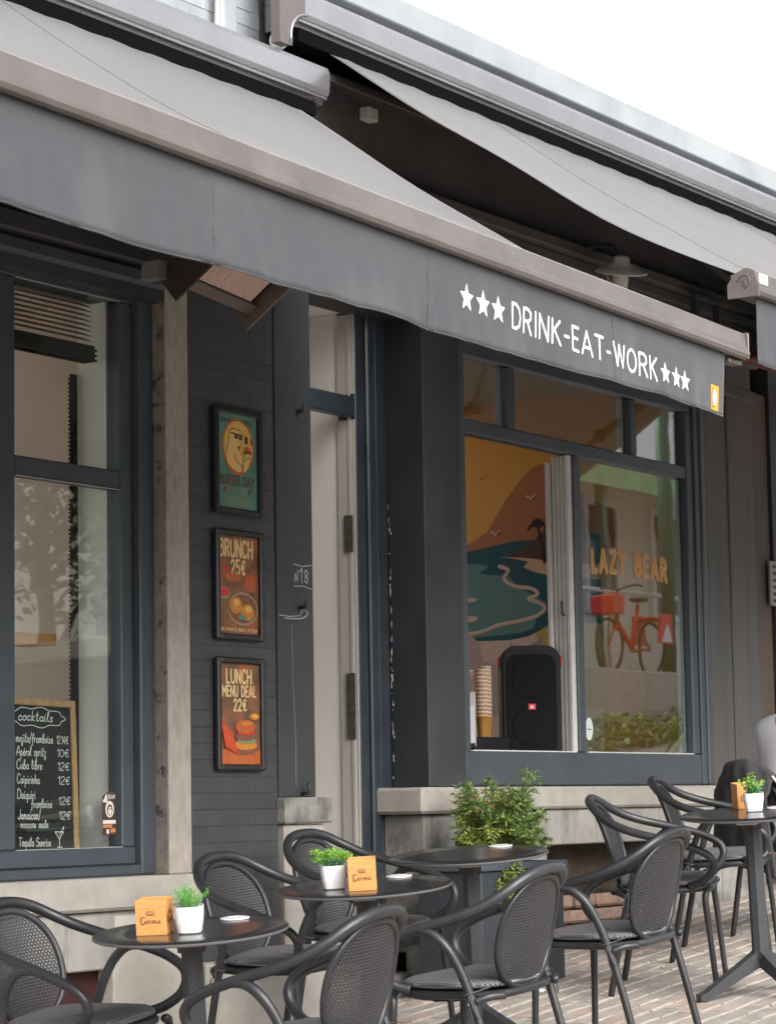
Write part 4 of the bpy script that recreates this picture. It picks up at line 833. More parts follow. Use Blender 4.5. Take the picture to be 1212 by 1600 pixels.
MB().lathe([(.05, -.035), (.052, .0), (.04, .012)], 18, M=LM).obj('collar', mat('cream collar', (.50, .47, .36), .5), lp)
MB().tube(smooth_path([(0, 0, .05), (0, .06, .12), (0, .18, .12), (0, .25, .06)], 5), .011, 8).obj('arm', M_iron, lp)
cbm = MB(); cbm.tube(smooth_path([(11.62, 6.33, 4.28), (11.68, 6.27, 4.26), (11.76, 6.26, 4.33), (11.84, 6.26, 4.39), (11.95, 6.3, 4.38)], 5), .008, 7); cbm.obj('loose_cable', mat('grey cable', (.22, .21, .20), .6), label='short grey cable hanging in a curve from the fascia', cat='cable')
br = thing('iron_bracket', 'black iron support frame below the fascia beside the lamp', 'bracket', (12.8, 6.3, 4.2))
for b in ((-.02, .02, -.10, -.06, -.25, .2), (.26, .30, -.10, -.06, -.25, .2), (-.02, .30, -.10, -.06, .201, .23)): MB().box(*b, c=.003).obj('bar', M_iron, br)

# ================================================================== TABLES
G8 = [(cos(2 * pi * (k + .5) / 8), sin(2 * pi * (k + .5) / 8)) for k in range(8)]
def make_table():
    t = thing('bistro_table', '', 'table')
    MB().lathe([(.285, .736), (.297, .7375), (.300, .741), (.300, .745)], 64).obj('top_underside', M_edge, t) if False else None
    tp = MB(); tp.lathe([(.294, .7375), (.3, .741), (.3, .7475)], 72, mi=1, capb=True, capt=False); tp.lathe([(.3, .7475), (.2975, .7498), (.2, .75)], 72, mi=0, capb=False, capt=True)
    tp.obj('tabletop', [M_table, M_edge], t)
    MB().box(-.09, .09, -.045, .045, .708, .736, c=.008).obj('tilt_lock', M_grey, t)
    MB().lathe([(.010, 0), (.010, .016), (.006, .02)], 12, M=Matrix.Translation((.062, -.0455, .722)) @ Matrix.Rotation(pi / 2, 4, 'X')).obj('release_button', M_red, t)
    po = MB(); po.prism([(x * .040, y * .034) for x, y in G8], 'z', .15, .708, smooth=False); po.prism([(x * .052, y * .046) for x, y in G8], 'z', .685, .7075); po.obj('post', M_iron, t)
    for k in range(4):
        a_ = pi / 4 + k * pi / 2 + .15; R_ = Matrix.Rotation(a_, 4, 'Z'); l = MB()
        l.prism([(.0, .20), (.045, .17), (.28, .042), (.315, .032), (.315, .008), (.29, .004), (.05, .10), (.0, .12)], 'y', -.020, .020, M=R_)
        lo = l.obj('base_leg', M_iron, t)
        MB().lathe([(.012, 0), (.012, .006)], 10, M=R_ @ Matrix.Translation((.298, 0, .0005))).obj('glide', M_rubber, lo)
    return t
TB = [(6.56, 4.92, 'nearest black bistro table, with the feathery potted plant left of centre', 30), (7.664, 5.011, 'black bistro table second from the left, wooden caddy in the middle of it', 30),
      (8.641, 5.18, 'bare black bistro table with only a white disc, in front of the planter', 30), (10.15, 4.714, 'farthest black bistro table at the right edge by the seated person', 20)]
proto = make_table(); TM = []
for i, (x, y, lb, az) in enumerate(TB):
    t = proto if i == 0 else copy_tree(proto); t['label'] = lb; t['group'] = 'round black bistro tables'
    M_ = stand(x, y, -57 + (0, 0, 0, -28)[i], gx=.098, gy=.012); t.matrix_world = M_; TM.append(M_)
def on_table(i, px, py):
    """local spot on table i's top seen in direction (px, py)"""
    M_ = TM[i]; d = fw + rt * 0 + r2 * ((px - 606) / F_PX) - u2 * ((py - 800) / F_PX); n = M_.col[2].xyz; o = M_ @ Vector((0, 0, .7502))
    tt = (o - CAM).dot(n) / d.dot(n); p = CAM + d * tt; l = M_.inverted() @ p
    r_ = sqrt(l.x ** 2 + l.y ** 2)
    print('on_table', i, px, py, [round(q, 3) for q in l])
    if r_ > .235: l.x *= .235 / r_; l.y *= .235 / r_
    return M_ @ Vector((l.x, l.y, .7502)), n
def upright(p, n, az):
    a_ = radians(az); x = Vector((cos(a_), sin(a_), 0)); x = (x - n * x.dot(n)).normalized(); y = n.cross(x)
    return Matrix(((x.x, y.x, n.x, p.x), (x.y, y.y, n.y, p.y), (x.z, y.z, n.z, p.z), (0, 0, 0, 1)))

# ================================================================== CHAIRS
def sup(a, e=2.4):   # superellipse direction
    c_, s_ = cos(a), sin(a); return (abs(c_) ** (2 / e)) * (1 if c_ >= 0 else -1), (abs(s_) ** (2 / e)) * (1 if s_ >= 0 else -1)
OC, OT = Vector((0, .232, .612)), radians(15)      # centre and tilt of the oval back
OX, OZ = .176, .186
def oval_pt(u, v):   # u,v in -1..1 -> point on the slightly curved back
    x = u * OX; zz = v * OZ; d = .035 * (u * u) - .0
    return Vector((x, OC.y + sin(OT) * zz - d, OC.z + cos(OT) * zz))
def make_chair():
    t = thing('armchair', '', 'chair')
    # oval back: rim and perforated panel
    MB().tube([oval_pt(*sup(2 * pi * k / 48, 2.25)) for k in range(48)], .0125, 10, closed=True, flat=.9).obj('back_rim', M_chair, t)
    def perf(name, fn, nu, nv, inside, parent):
        """panel pierced by staggered diamond holes"""
        mb = MB(); idx = {}
        def vid(a, b):
            k = (round(a * 8), round(b * 8))
            if k not in idx: idx[k] = len(mb.v); mb.v.append(tuple(fn(a / nu * 2 - 1, b / nv * 2 - 1)))
            return idx[k]
        for j in range(nv):
            o = .5 if j % 2 else 0
            for i in range(-1, nu + 1):
                x = i + o
                if not inside((x + .5) / nu * 2 - 1, (j + .5) / nv * 2 - 1): continue
                c = [vid(x, j), vid(x + .5, j), vid(x + 1, j), vid(x + 1, j + 1), vid(x + .5, j + 1), vid(x, j + 1)]
                d = [vid(x + .5, j + .125), vid(x + .875, j + .5), vid(x + .5, j + .875), vid(x + .125, j + .5)]
                for f in ((c[0], c[1], d[0], d[3]), (c[1], c[2], d[1], d[0]), (c[2], c[3], d[1]), (c[3], c[4], d[2], d[1]), (c[4], c[5], d[3], d[2]), (c[5], c[0], d[3])):
                    mb.f.append(f); mb.m.append(0); mb.sm.append(False)
        o = mb.obj(name, M_perf, parent); md = o.modifiers.new('thickness', 'SOLIDIFY'); md.thickness = .004; md.offset = 0
        dg = bpy.context.evaluated_depsgraph_get(); me = bpy.data.meshes.new_from_object(o.evaluated_get(dg)); o.modifiers.clear(); o.data = me; return o
    perf('back_panel', oval_pt, 26, 36, lambda u, v: abs(u) ** 2.25 + abs(v) ** 2.25 < .985, t)
    # hoop: arch over the back, arms, front curls down to the seat
    half = [(0, .294, .818), (.075, .290, .812), (.135, .270, .793), (.188, .232, .758), (.228, .175, .722), (.258, .10, .692), (.274, .01, .667), (.281, -.08, .642), (.282, -.16, .614), (.274, -.222, .578), (.262, -.240, .538), (.248, -.222, .496), (.228, -.175, .462), (.208, -.13, .447)]
    hoop = [(-x, y, z) for x, y, z in reversed(half[1:])] + half
    pts = smooth_path(hoop, 5); nn = len(pts); rr = [.0165 + .003 * max(0, 1 - abs(i / nn - .5) * 3.4) for i in range(nn)]
    MB().tube(pts, rr, 12).obj('arm_hoop', M_chair, t)
    # seat
    sx = lambda y: .205 + .018 * (-y / .2)
    ring = [Vector((sup(2 * pi * k / 44, 3.2)[0] * .212, sup(2 * pi * k / 44, 3.2)[1] * .208 - .005, .432)) for k in range(44)]
    MB().tube(ring, .0135, 10, closed=True).obj('seat_frame', M_chair, t)
    perf('seat_panel', lambda u, v: Vector((u * .20, v * .197 - .005, .440 - .012 * (1 - u * u) * (1 - v * v))), 30, 38, lambda u, v: abs(u) ** 3.2 + abs(v) ** 3.2 < .98, t)
    # pad: soft woven cushion
    mb = MB(); n1 = 40; V = []; lay = ((1.0, .4505), (1.03, .457), (1.02, .466), (.97, .4715), (.75, .473), (.4, .467), (.0, .464))
    for (sc, z) in lay:
        for k in range(n1):
            ca, sa = sup(2 * pi * k / n1, 3.0); V.append((ca * .207 * sc * (1 + .03 * -sa), sa * .20 * sc - .012, z + .003 * sin(3 * ca) + (.008 if sa < -.6 and sc > .7 else 0) * -.5))
    mb.add(V, [(i * n1 + k, i * n1 + (k + 1) % n1, (i + 1) * n1 + (k + 1) % n1, (i + 1) * n1 + k) for i in range(len(lay) - 1) for k in range(n1)] + [tuple(range(n1))], 0, True)
    mb.obj('seat_pad', M_pad, t)
    for s in (-1, 1):
        MB().tube(smooth_path([(s * .278, -.06, .649), (s * .280, .0, .644), (s * .274, .055, .60), (s * .258, .09, .53), (s * .248, .12, .44), (s * .244, .165, .28), (s * .245, .225, .02), (s * .2455, .23, .0)], 4), [.0165] * 9 + [.0155] * 8 + [.014] * 8 + [.0125] * 4, 12).obj('rear_leg', M_chair, t)
        MB().tube(smooth_path([(s * .165, .200, .430), (s * .215, .172, .432), (s * .246, .135, .418)], 4), .013, 10).obj('rear_joint', M_chair, t)
        MB().tube(smooth_path([(s * .17, -.212, .432), (s * .205, -.20, .425), (s * .221, -.192, .39), (s * .226, -.198, .30), (s * .232, -.218, .0)], 5), [.0135] * 8 + [.014] * 8 + [.0125] * 5, 12).obj('front_leg', M_chair, t)
        c_ = MB(); c_.tube([Vector((s * .249 + .019 * cos(q_), .118 + .019 * sin(q_), .445 + .006 * sin(q_))) for q_ in [2 * pi * k / 12 for k in range(12)]], .0025, 6, closed=True)
        c_.tube(smooth_path([(s * .20, .17, .462), (s * .235, .15, .455), (s * .262, .125, .44), (s * .266, .13, .39), (s * .258, .14, .33)], 4), .0022, 6)
        c_.tube(smooth_path([(s * .262, .125, .44), (s * .272, .145, .40), (s * .262, .155, .37), (s * .255, .14, .40), (s * .262, .12, .44)], 4), .0022, 6)
        c_.obj('tie_cord', M_cord, t)
    return t
M_cord = mat('grey tie cord', (.07, .07, .075), .8)
M_pad = bpy.data.materials.new('woven grey seat pad'); M_pad.use_nodes = True
N = M_pad.node_tree.nodes; L = M_pad.node_tree.links; b = N['Principled BSDF']; b.inputs['Roughness'].default_value = .85
tc = N.new('ShaderNodeTexCoord'); mp = N.new('ShaderNodeMapping'); mp.inputs['Rotation'].default_value = (0, 0, .785); L.new(tc.outputs['Object'], mp.inputs[0])
ck = N.new('ShaderNodeTexChecker'); ck.inputs['Scale'].default_value = 120; L.new(mp.outputs[0], ck.inputs[0]); ck.inputs['Color1'].default_value = (.20, .195, .195, 1); ck.inputs['Color2'].default_value = (.045, .045, .047, 1)
L.new(ck.outputs[0], b.inputs['Base Color']); bp = N.new('ShaderNodeBump'); bp.inputs['Strength'].default_value = .5; bp.inputs['Distance'].default_value = .003; L.new(ck.outputs[1], bp.inputs['Height']); L.new(bp.outputs[0], b.inputs['Normal'])
CH = [(6.62, 5.43, -88, 'armchair at the left edge, facing the street from the wall side of the nearest table'),
      (7.955, 5.56, -90, 'armchair in front of the painted brick pier, half behind the nearest table'),
      (8.78, 5.74, -90, 'armchair in front of the open doorway, behind the second table'),
      (6.50, 4.47, 90, 'armchair seen from behind at the bottom, drawn up to the nearest table'),
      (7.58, 4.53, 90, 'armchair seen from behind below the bare table, middle of the three on the street side'),
      (8.70, 4.63, 90, 'armchair seen from behind with hanging cords, rightmost of the three on the street side'),
      (10.27, 5.20, -69, 'empty armchair with its back to the stained stone band, left of the farthest table'),
      (11.25, 5.40, -70, 'empty armchair under the right window sill, behind the farthest table')]
pc = make_chair(); CM = []
for i, (x, y, az, lb) in enumerate(CH):
    t = pc if i == 0 else copy_tree(pc); t['label'] = lb; t['group'] = 'dark resin armchairs on the terrace'; t.matrix_world = stand(x, y, az); CM.append(t)

# ================================================================== SMALL THINGS ON THE TABLES
def caddy(i, px, py, az, lb, n0=(0, 0)):
    p, n = on_table(i, px, py); M_ = upright(p, n, az); w, h, b = .047, .106, .005
    t = link('wooden_caddy', None, None, lb, 'caddy', 'engraved wooden caddies on the tables', mw=M_)
    MB().box(-w, w, -w, -w + b, 0, h, c=.0012).obj('panel', M_box, t); MB().box(-w, w, w - b, w, 0, h, c=.0012).obj('panel', M_box, t)
    MB().box(-w, -w + b, -w + b + .0003, w - b - .0003, 0, h - .0008, c=.0012).obj('panel', M_box, t); MB().box(w - b, w, -w + b + .0003, w - b - .0003, 0, h - .0008, c=.0012).obj('panel', M_box, t)
    MB().box(-w + b, w - b, -w + b, w - b, .001, .006).obj('bottom', M_box, t); MB().box(-.002, .002, -w + b, w - b, .006, h - .012).obj('divider', M_box, t)
    for fn, nn, nm in ((planefn((0, -w, 0), (1, 0, 0), (0, 0, 1)), (0, -1, 0), 'front'), (planefn((w, 0, 0), (0, 1, 0), (0, 0, 1)), (1, 0, 0), 'side')):
        A_ = Art(fn, nn); v = .036; H_ = .017
        # swash C, then the small letters
        cs = [(p_.x, p_.y) for p_ in smooth_path([(-.017, v + .018, 0), (-.023, v + .021, 0), (-.029, v + .017, 0), (-.0315, v + .009, 0), (-.029, v + .002, 0), (-.023, v - .001, 0), (-.017, v + .003, 0), (-.019, v + .007, 0)], 4)]
        A_.stroke(cs, .0011, M_boxink); A_.stroke([(-.030, v - .004), (-.026, v - .0015), (-.020, v - .003)], .0008, M_boxink); A_.stroke([(-.0265, v + .018), (-.0265, v + .002)], .0007, M_boxink)
        A_.text('orona', -.015, v, .0185, M_boxink, .05, 1.0, .1, 0, total=.045)
        for k in range(5): a_ = -.010 + k * .005; A_.stroke([(a_, v + .027), (a_ + (k - 2) * .0009, v + .0345 - .0007 * abs(k - 2))], .0010, M_boxink)
        A_.stroke([(-.011, v + .0255), (.011, v + .0255)], .0011, M_boxink); A_.stroke([(-.0125, v + .031), (-.010, v + .036), (0, v + .0375), (.010, v + .036), (.0125, v + .031)], .0007, M_boxink)
        A_.obj('engraving', t)
    return t
caddy(0, 243, 1459, -68, 'honey coloured wooden caddy on the nearest table, beside the feathery plant'); caddy(1, 567, 1390, -58, 'honey coloured wooden caddy in the middle of the second table, right of its plant')
caddy(3, 1163, 1261, -49, 'honey coloured wooden caddy on the farthest table, half hidden by a white pot')
def leafmesh(mb, base, d, l, w, mi, curl=.2, nrm=None):
    d = d.normalized(); sd = d.cross(nrm or Vector((RND.uniform(-1, 1), RND.uniform(-1, 1), RND.uniform(.2, 1)))).normalized(); nn = sd.cross(d)
    m1 = base + d * l * .45; tip = base + d * l - nn * l * curl
    mb.add([base, m1 + sd * w / 2, m1 - nn * l * .04, m1 - sd * w / 2, tip], [(0, 1, 2), (0, 2, 3), (1, 4, 2), (2, 4, 3)], mi)
def pot(i, px, py, az, lb, kind_):
    p, n = on_table(i, px, py); M_ = upright(p, n, az); t = link('potted_plant', None, None, lb, 'plant', 'small plants in white pots on the tables', mw=M_)
    sg = 6 if kind_ == 0 else 4; h = .082; mb = MB()
    def ringp(r, z): return [(r * sup(2 * pi * (k + .5) / 24, 4.5 if kind_ else 3.2)[0], r * sup(2 * pi * (k + .5) / 24, 4.5 if kind_ else 3.2)[1], z) for k in range(24)]
    R_ = ((.030, 0), (.036, .004), (.041, .03), (.044, .06), (.0455, h), (.0415, h), (.040, h - .010)) if kind_ < 2 else ((.029, 0), (.034, .003), (.042, .05), (.0425, h - .01), (.0425, h - .004), (.039, h - .004), (.038, h - .012))
    V = []
    for r, z in R_: V += ringp(r, z)
    F = [(a * 24 + k, a * 24 + (k + 1) % 24, (a + 1) * 24 + (k + 1) % 24, (a + 1) * 24 + k) for a in range(len(R_) - 1) for k in range(24)] + [tuple(range(24))]
    mb.add(V, F, 0, False); mb.obj('pot', M_wpot, t)
    MB().lathe([(.0, h - .016), (.039, h - .015)], 16, capb=False, capt=False).obj('soil', mat('dark soil', (.03, .022, .015), .9), t)
    st = MB(); lf = MB(); rr = random.Random(i * 7 + 3); V3 = Vector
    if kind_ == 0:
        for q in range(46):
            an = rr.uniform(0, 2 * pi); sp = rr.uniform(.1, 1); L_ = rr.uniform(.05, .082); b0 = V3((.022 * cos(an) * sp, .022 * sin(an) * sp, h - .015)); d0 = V3((cos(an) * sp * .8, sin(an) * sp * .8, 1)).normalized()
            pts = [b0 + d0 * (L_ * k / 5) + V3((cos(an), sin(an), -.3)) * (.012 * sp * (k / 5) ** 2) for k in range(6)]; st.tube(pts, .0007, 4)
            for k in range(22):
                j = rr.uniform(.8, 5); a_ = int(j) if j < 5 else 4; pt = pts[a_].lerp(pts[min(5, a_ + 1)], j - a_); leafmesh(lf, pt, V3((rr.uniform(-1, 1), rr.uniform(-1, 1), rr.uniform(.1, 1.2))), rr.uniform(.009, .017), .0022, rr.choice((0, 0, 1)))
    elif kind_ == 1:
        for q in range(60):
            an = rr.uniform(0, 2 * pi); sp = sqrt(rr.uniform(0, 1)); tp = V3((.062 * cos(an) * sp, .05 * sin(an) * sp, h + .012 + .034 * rr.uniform(.2, 1) * (1.2 - .5 * sp)))
            if q % 9 == 0: tp += V3((-.02, 0, .018))
            st.tube([V3((0, 0, h - .016)), tp * .6 + V3((0, 0, h * .4 - .01)), tp], .0009, 4)
            for k in range(26): leafmesh(lf, tp + V3((rr.gauss(0, .006), rr.gauss(0, .006), rr.gauss(0, .005))), V3((rr.uniform(-1, 1), rr.uniform(-1, 1), rr.uniform(-.3, 1))), rr.uniform(.006, .011), .0045, rr.choice((0, 1, 1)))
    else:
        for q in range(26):
            an = rr.uniform(0, 2 * pi); sp = rr.uniform(.1, .85); L_ = rr.uniform(.045, .095) * (1.15 - .4 * sp); d0 = V3((cos(an) * sp, sin(an) * sp, 1.1)).normalized(); b0 = V3((.02 * cos(an) * sp, .02 * sin(an) * sp, h - .015))
            pts = [b0 + d0 * (L_ * k / 6) for k in range(7)]; st.tube(pts, .001, 5)
            for k in range(1, 7):
                for w_ in range(4): a2 = rr.uniform(0, 2 * pi); leafmesh(lf, pts[k], V3((cos(a2), sin(a2), rr.uniform(.1, .9))), rr.uniform(.009, .014), .0075, rr.choice((0, 2, 2)) if k < 5 else 1)
    st.obj('stem', M_leaf3, t, kind='stuff'); lf.obj('foliage', [M_leaf1, M_leaf2, M_leaf3], t, kind='stuff')
pot(0, 297, 1458, -60, 'feathery bright green plant in a white pot on the nearest table', 0)
pot(1, 522, 1389, -50, 'clumpy yellow green plant in a white pot on the second table', 1)
pot(3, 1178, 1268, -63, 'small round leaved plant in a white pot on the farthest table', 2)
for i, px, py, lb in ((0, 391, 1430, 'white round disc with dark print on the right half of the nearest table'), (1, 632, 1368, 'white round disc with dark print on the right of the second table'),
                      (2, 786, 1322, 'white round disc lying on the bare table in front of the bush'), (3, 1215, 1263, 'white round disc at the right edge of the farthest table')):
    p, n = on_table(i, px, py); M_ = upright(p, n, -55); t = link('table_disc', None, None, lb, 'disc', 'white discs on the tables', mw=M_)
    MB().lathe([(.044, 0), (.046, .0015), (.046, .0035), (.044, .0045)], 36).obj('disc', M_disc, t)
    A_ = Art(planefn((0, 0, .0045), (1, 0, 0), (0, 1, 0)), (0, 0, 1)); 
    for k in range(40):
        if k % 5 == 4: continue
        a0, a1 = 2 * pi * k / 40, 2 * pi * (k + .7) / 40; A_.stroke([(.038 * cos(a0), .038 * sin(a0)), (.038 * cos(a1), .038 * sin(a1))], .0012, M_ink)
    A_.mb.f and A_.obj('print', t)

# ================================================================== PLANTER AND BUSH
M_plant = mat('dark slate planter', (.028, .033, .040), .6, var=.15, vscale=8)
pl = thing('planter_box', 'dark slate planter box behind the bare table, against the stone band', 'planter', (10.10, 5.98, gz(10.10)))
PZ = 1.425 - gz(10.10)
pm = MB(); pm.box(-.36, .36, -.16, .16, -.03, PZ - .03, c=.006); pm.obj('box', M_plant, pl)
for q in ((-.375, .375, -.175, -.148, PZ - .032, PZ), (-.375, .375, .148, .175, PZ - .032, PZ), (-.375, -.348, -.147, .147, PZ - .032, PZ), (.348, .375, -.147, .147, PZ - .032, PZ)): MB().box(*q, c=.003).obj('rim', M_frame, pl)
MB().box(-.346, .346, -.146, .146, PZ - .0299, PZ - .02).obj('soil', mat('dark soil', (.03, .022, .015), .9), pl)
bu = thing('shrub', 'bushy nandina shrub with yellow and reddish leaves, growing in the slate planter', 'bush', (10.16, 5.97, 1.40))
LM_ = [mat('nandina green', (.17, .25, .06), .45, var=.3, vscale=60), mat('nandina deep green', (.10, .17, .05), .45, var=.3, vscale=60), mat('nandina yellow green', (.24, .28, .05), .45, var=.25, vscale=60), mat('nandina red tip', (.42, .12, .05), .5), mat('nandina fresh', (.20, .29, .08), .42, var=.25, vscale=60)]
rb = random.Random(21); lv = []; stm = MB()
for q in range(112):
    an = rb.uniform(0, 2 * pi); el = rb.uniform(-.25, 1.0); rx = rb.uniform(.45, 1) ** .6
    e = Vector((cos(an) * .17 * rx * (1.06 - .2 * el) - .02, sin(an) * .17 * rx, .14 + el * .235 * rx))
    if q % 11 == 0: e *= 1.22
    if q < 6: e = Vector((rb.uniform(-.30, -.16), rb.uniform(-.2, -.15), rb.uniform(-.10, .0)))
    b0 = Vector((rb.uniform(-.09, .09), rb.uniform(-.05, .05), -.01)); mid = b0.lerp(e, .55) + Vector((0, 0, .05)); pts = smooth_path([b0, mid, e], 5)
    stm.tube(pts, [.0022 - .00015 * k for k in range(len(pts))], 5)
    for k in range(3, len(pts)):
        T_ = (pts[k] - pts[k - 1]).normalized()
        for w_ in range(3):
            tw = (T_ + Vector((rb.uniform(-1, 1), rb.uniform(-1, 1), rb.uniform(-.5, .6)))).normalized() * rb.uniform(.02, .05); hub = pts[k] + tw
            for f_ in range(7):
                dd = (tw.normalized() * .7 + Vector((rb.uniform(-1, 1), rb.uniform(-1, 1), rb.uniform(-.75, .55)))).normalized()
                left = hub.x < -.12 and hub.z < .22; mi = 2 if (left and rb.random() < .6) or rb.random() < .05 else (3 if rb.random() < (.10 if hub.x < -.10 and hub.z > .24 else .008) else rb.choice((0, 0, 1, 1, 4)))
                lv.append((hub, dd, rb.uniform(.022, .042), rb.uniform(.0042, .007) * (1.5 if mi == 2 else 1), mi))
stm.obj('stem', mat('brown stem', (.12, .07, .04), .7), bu, kind='stuff')
lv.sort(key=lambda l: (l[0].y * .84 + l[0].x * .3 - l[2] * 3)); shapes = []
for k in range(5):
    m_ = MB(); leafmesh(m_, Vector((0, 0, 0)), Vector((0, 1, 0)), 1.0, .24, 0, .22, Vector((0, 0, 1))); shapes.append(m_.mesh('leaf', LM_[k]))
big = MB()
for k, (h_, d_, l_, w_, mi) in enumerate(lv):
    if k < 290:
        y_ = d_; x_ = y_.cross(Vector((rb.uniform(-.6, .6), rb.uniform(-.6, .6), 1))).normalized(); z_ = x_.cross(y_)
        link('leaf', shapes[mi], bu, mw=Matrix(((x_.x * l_, y_.x * l_, z_.x * l_, h_.x), (x_.y * l_, y_.y * l_, z_.y * l_, h_.y), (x_.z * l_, y_.z * l_, z_.z * l_, h_.z), (0, 0, 0, 1))))
    else: leafmesh(big, h_, d_, l_, w_, mi)
big.obj('foliage', LM_, bu, kind='stuff')
pf = thing('palm_plant', 'spiky yellow green palm just entering the picture at the right edge', 'plant', (14.05, 6.05, 1.9)); lfm = MB()
for k in range(22):
    an = 2 * pi * k / 22; d_ = Vector((cos(an), sin(an) * .8, .5 + .4 * sin(k * 2.1))).normalized(); pts = [Vector((0, 0, .3)) + d_ * (.07 * j) - Vector((0, 0, .012 * j * j)) for j in range(7)]
    q = MB(); q.tube(pts, [.009, .013, .014, .012, .009, .006, .002], 4, flat=.12); q.obj('leaf', M_leaf2, pf)
MB().tube([(0, 0, -.62), (0, 0, .32)], .02, 8).obj('stem', mat('brown stem', (.12, .07, .04), .7), pf); MB().lathe([(.12, -.72), (.16, -.45), (.15, -.45), (.1, -.5)], 20).obj('pot', M_iron, pf)

# ================================================================== PERSON, CHAIR AND JACKET AT THE RIGHT EDGE
c9 = copy_tree(pc); c9['label'] = 'occupied armchair at the right edge, a dark jacket hung over its back'; c9['group'] = 'dark resin armchairs on the terrace'
C9 = stand(11.92, 5.32, -26); c9.matrix_world = C9
def skin(name, verts, edges, m, parent, sub=2):
    me = bpy.data.meshes.new(name); me.from_pydata([v[:3] for v in verts], edges, []); o = link(name, me, parent)
    md = o.modifiers.new('skin', 'SKIN'); md.use_smooth_shade = True
    for k, v in enumerate(verts):
        r_ = v[3] if isinstance(v[3], tuple) else (v[3], v[3]); me.skin_vertices[0].data[k].radius = r_
    me.skin_vertices[0].data[0].use_root = True
    s2 = o.modifiers.new('sub', 'SUBSURF'); s2.levels = sub; s2.render_levels = sub
    dg = bpy.context.evaluated_depsgraph_get(); nm = bpy.data.meshes.new_from_object(o.evaluated_get(dg)); o.modifiers.clear(); o.data = nm
    nm.materials.clear(); nm.materials.append(m)
    for p in nm.polygons: p.use_smooth = True
    return o
pe = link('person', None, None, 'seated person in pale grey T-shirt and dark trousers, cut off by the right edge', 'person', mw=C9)
M_skin = mat('skin', (.48, .28, .19), .5); M_shirt = mat('pale grey cotton shirt', (.62, .62, .66), .8, bump=.5, bscale=14, var=.04, vscale=5); M_tr = mat('black trousers', (.02, .02, .023), .8, bump=.3, bscale=20)
V = [(0, .02, .55, .12), (0, .01, .70, (.14, .11)), (0, -.02, .88, (.16, .12)), (0, -.05, 1.00, (.11, .09)), (0, -.075, 1.07, .055), (0, -.09, 1.12, .052), (0, -.11, 1.20, (.075, .085)), (0, -.105, 1.28, (.078, .09)), (0, -.10, 1.33, (.055, .065))]; E_ = [(k, k + 1) for k in range(8)]
def limb(ch, start):
    prev = start
    for q in ch: V.append(q); E_.append((prev, len(V) - 1)); prev = len(V) - 1
    return prev
for s in (-1, 1):
    limb([(s * .10, .0, .53, .085), (s * .12, -.20, .545, .078), (s * .13, -.42, .53, .06), (s * .13, -.45, .42, .055), (s * .13, -.43, .25, .05), (s * .13, -.42, .09, .036), (s * .13, -.50, .045, .036), (s * .135, -.60, .03, .026)], 0)
    w = limb([(s * .17, -.04, .985, .055), (s * .215, -.05, .88, .045), (s * .24, -.07, .74, .038), (s * .20, -.24, .655, .030), (s * .15, -.36, .635, (.024, .034))], 3)
    for k in range(4): limb([(s * (.175 - .02 * k), -.40, .640, .0115), (s * (.178 - .022 * k), -.44 - (.006 if k in (1, 2) else 0), .632, .0105), (s * (.178 - .023 * k), -.465 - (.008 if k in (1, 2) else 0), .610, .009)], w)
    limb([(s * .122, -.375, .640, .0115), (s * .105, -.40, .630, .0095)], w)
body = skin('body', V, E_, M_skin, pe)
q = MB(); q.lathe([(.008, 0), (.012, .018), (.004, .035)], 10, M=Matrix.Translation((0, -.196, 1.215))); q.obj('nose', M_skin, pe)
for s in (-1, 1): MB().lathe([(.004, 0), (.012, .003), (.004, .006)], 10, M=Matrix.Translation((s * .03, -.186, 1.25)) @ Matrix.Rotation(pi / 2, 4, 'X')).obj('eye', M_ink, pe); MB().lathe([(.008, 0), (.02, .006), (.012, .012)], 12, M=Matrix.Translation((s * .078, -.09, 1.23)) @ Matrix.Rotation(s * pi / 2, 4, 'Y')).obj('ear', M_skin, pe)
MB().box(-.02, .02, -.196, -.188, 1.172, 1.178, c=.002).obj('mouth', mat('lips', (.4, .15, .12), .5), pe)
hm = MB(); hm.lathe([(.094, -.03), (.102, .02), (.098, .07), (.075, .11), (.03, .128)], 24, M=Matrix.Translation((0, -.075, 1.245)) @ Matrix.Rotation(-.25, 4, 'X')); hm.obj('hair', mat('dark brown hair', (.04, .025, .018), .6, bump=1, bscale=90), pe)
skin('shirt', [(0, .03, .575, (.175, .145)), (0, .03, .68, (.17, .15)), (0, .0, .85, (.18, .14)), (0, -.045, 1.0, (.13, .10)), (0, -.07, 1.05, .065), (-.18, -.04, .985, .075), (-.225, -.05, .86, .075), (-.24, -.06, .78, .07), (.18, -.04, .985, .075), (.225, -.05, .86, .075), (.24, -.06, .78, .07)],
     [(0, 1), (1, 2), (2, 3), (3, 4), (3, 5), (5, 6), (6, 7), (3, 8), (8, 9), (9, 10)], M_shirt, pe)
skin('trousers', [(0, .03, .56, (.155, .12)), (-.11, -.02, .535, .10), (-.13, -.22, .55, .09), (-.14, -.43, .53, .075), (-.14, -.455, .40, .07), (-.14, -.43, .14, .062), (.11, -.02, .535, .10), (.13, -.22, .55, .09), (.14, -.43, .53, .075), (.14, -.455, .40, .07), (.14, -.43, .14, .062)],
     [(0, 1), (1, 2), (2, 3), (3, 4), (4, 5), (0, 6), (6, 7), (7, 8), (8, 9), (9, 10)], M_tr, pe)
for s in (-1, 1): skin('shoe', [(s * .13, -.40, .05, .045), (s * .13, -.50, .045, .045), (s * .135, -.62, .035, .035)], [(0, 1), (1, 2)], M_rubber, pe, 1)
mb = MB(); nu, nv = 44, 40; V = []
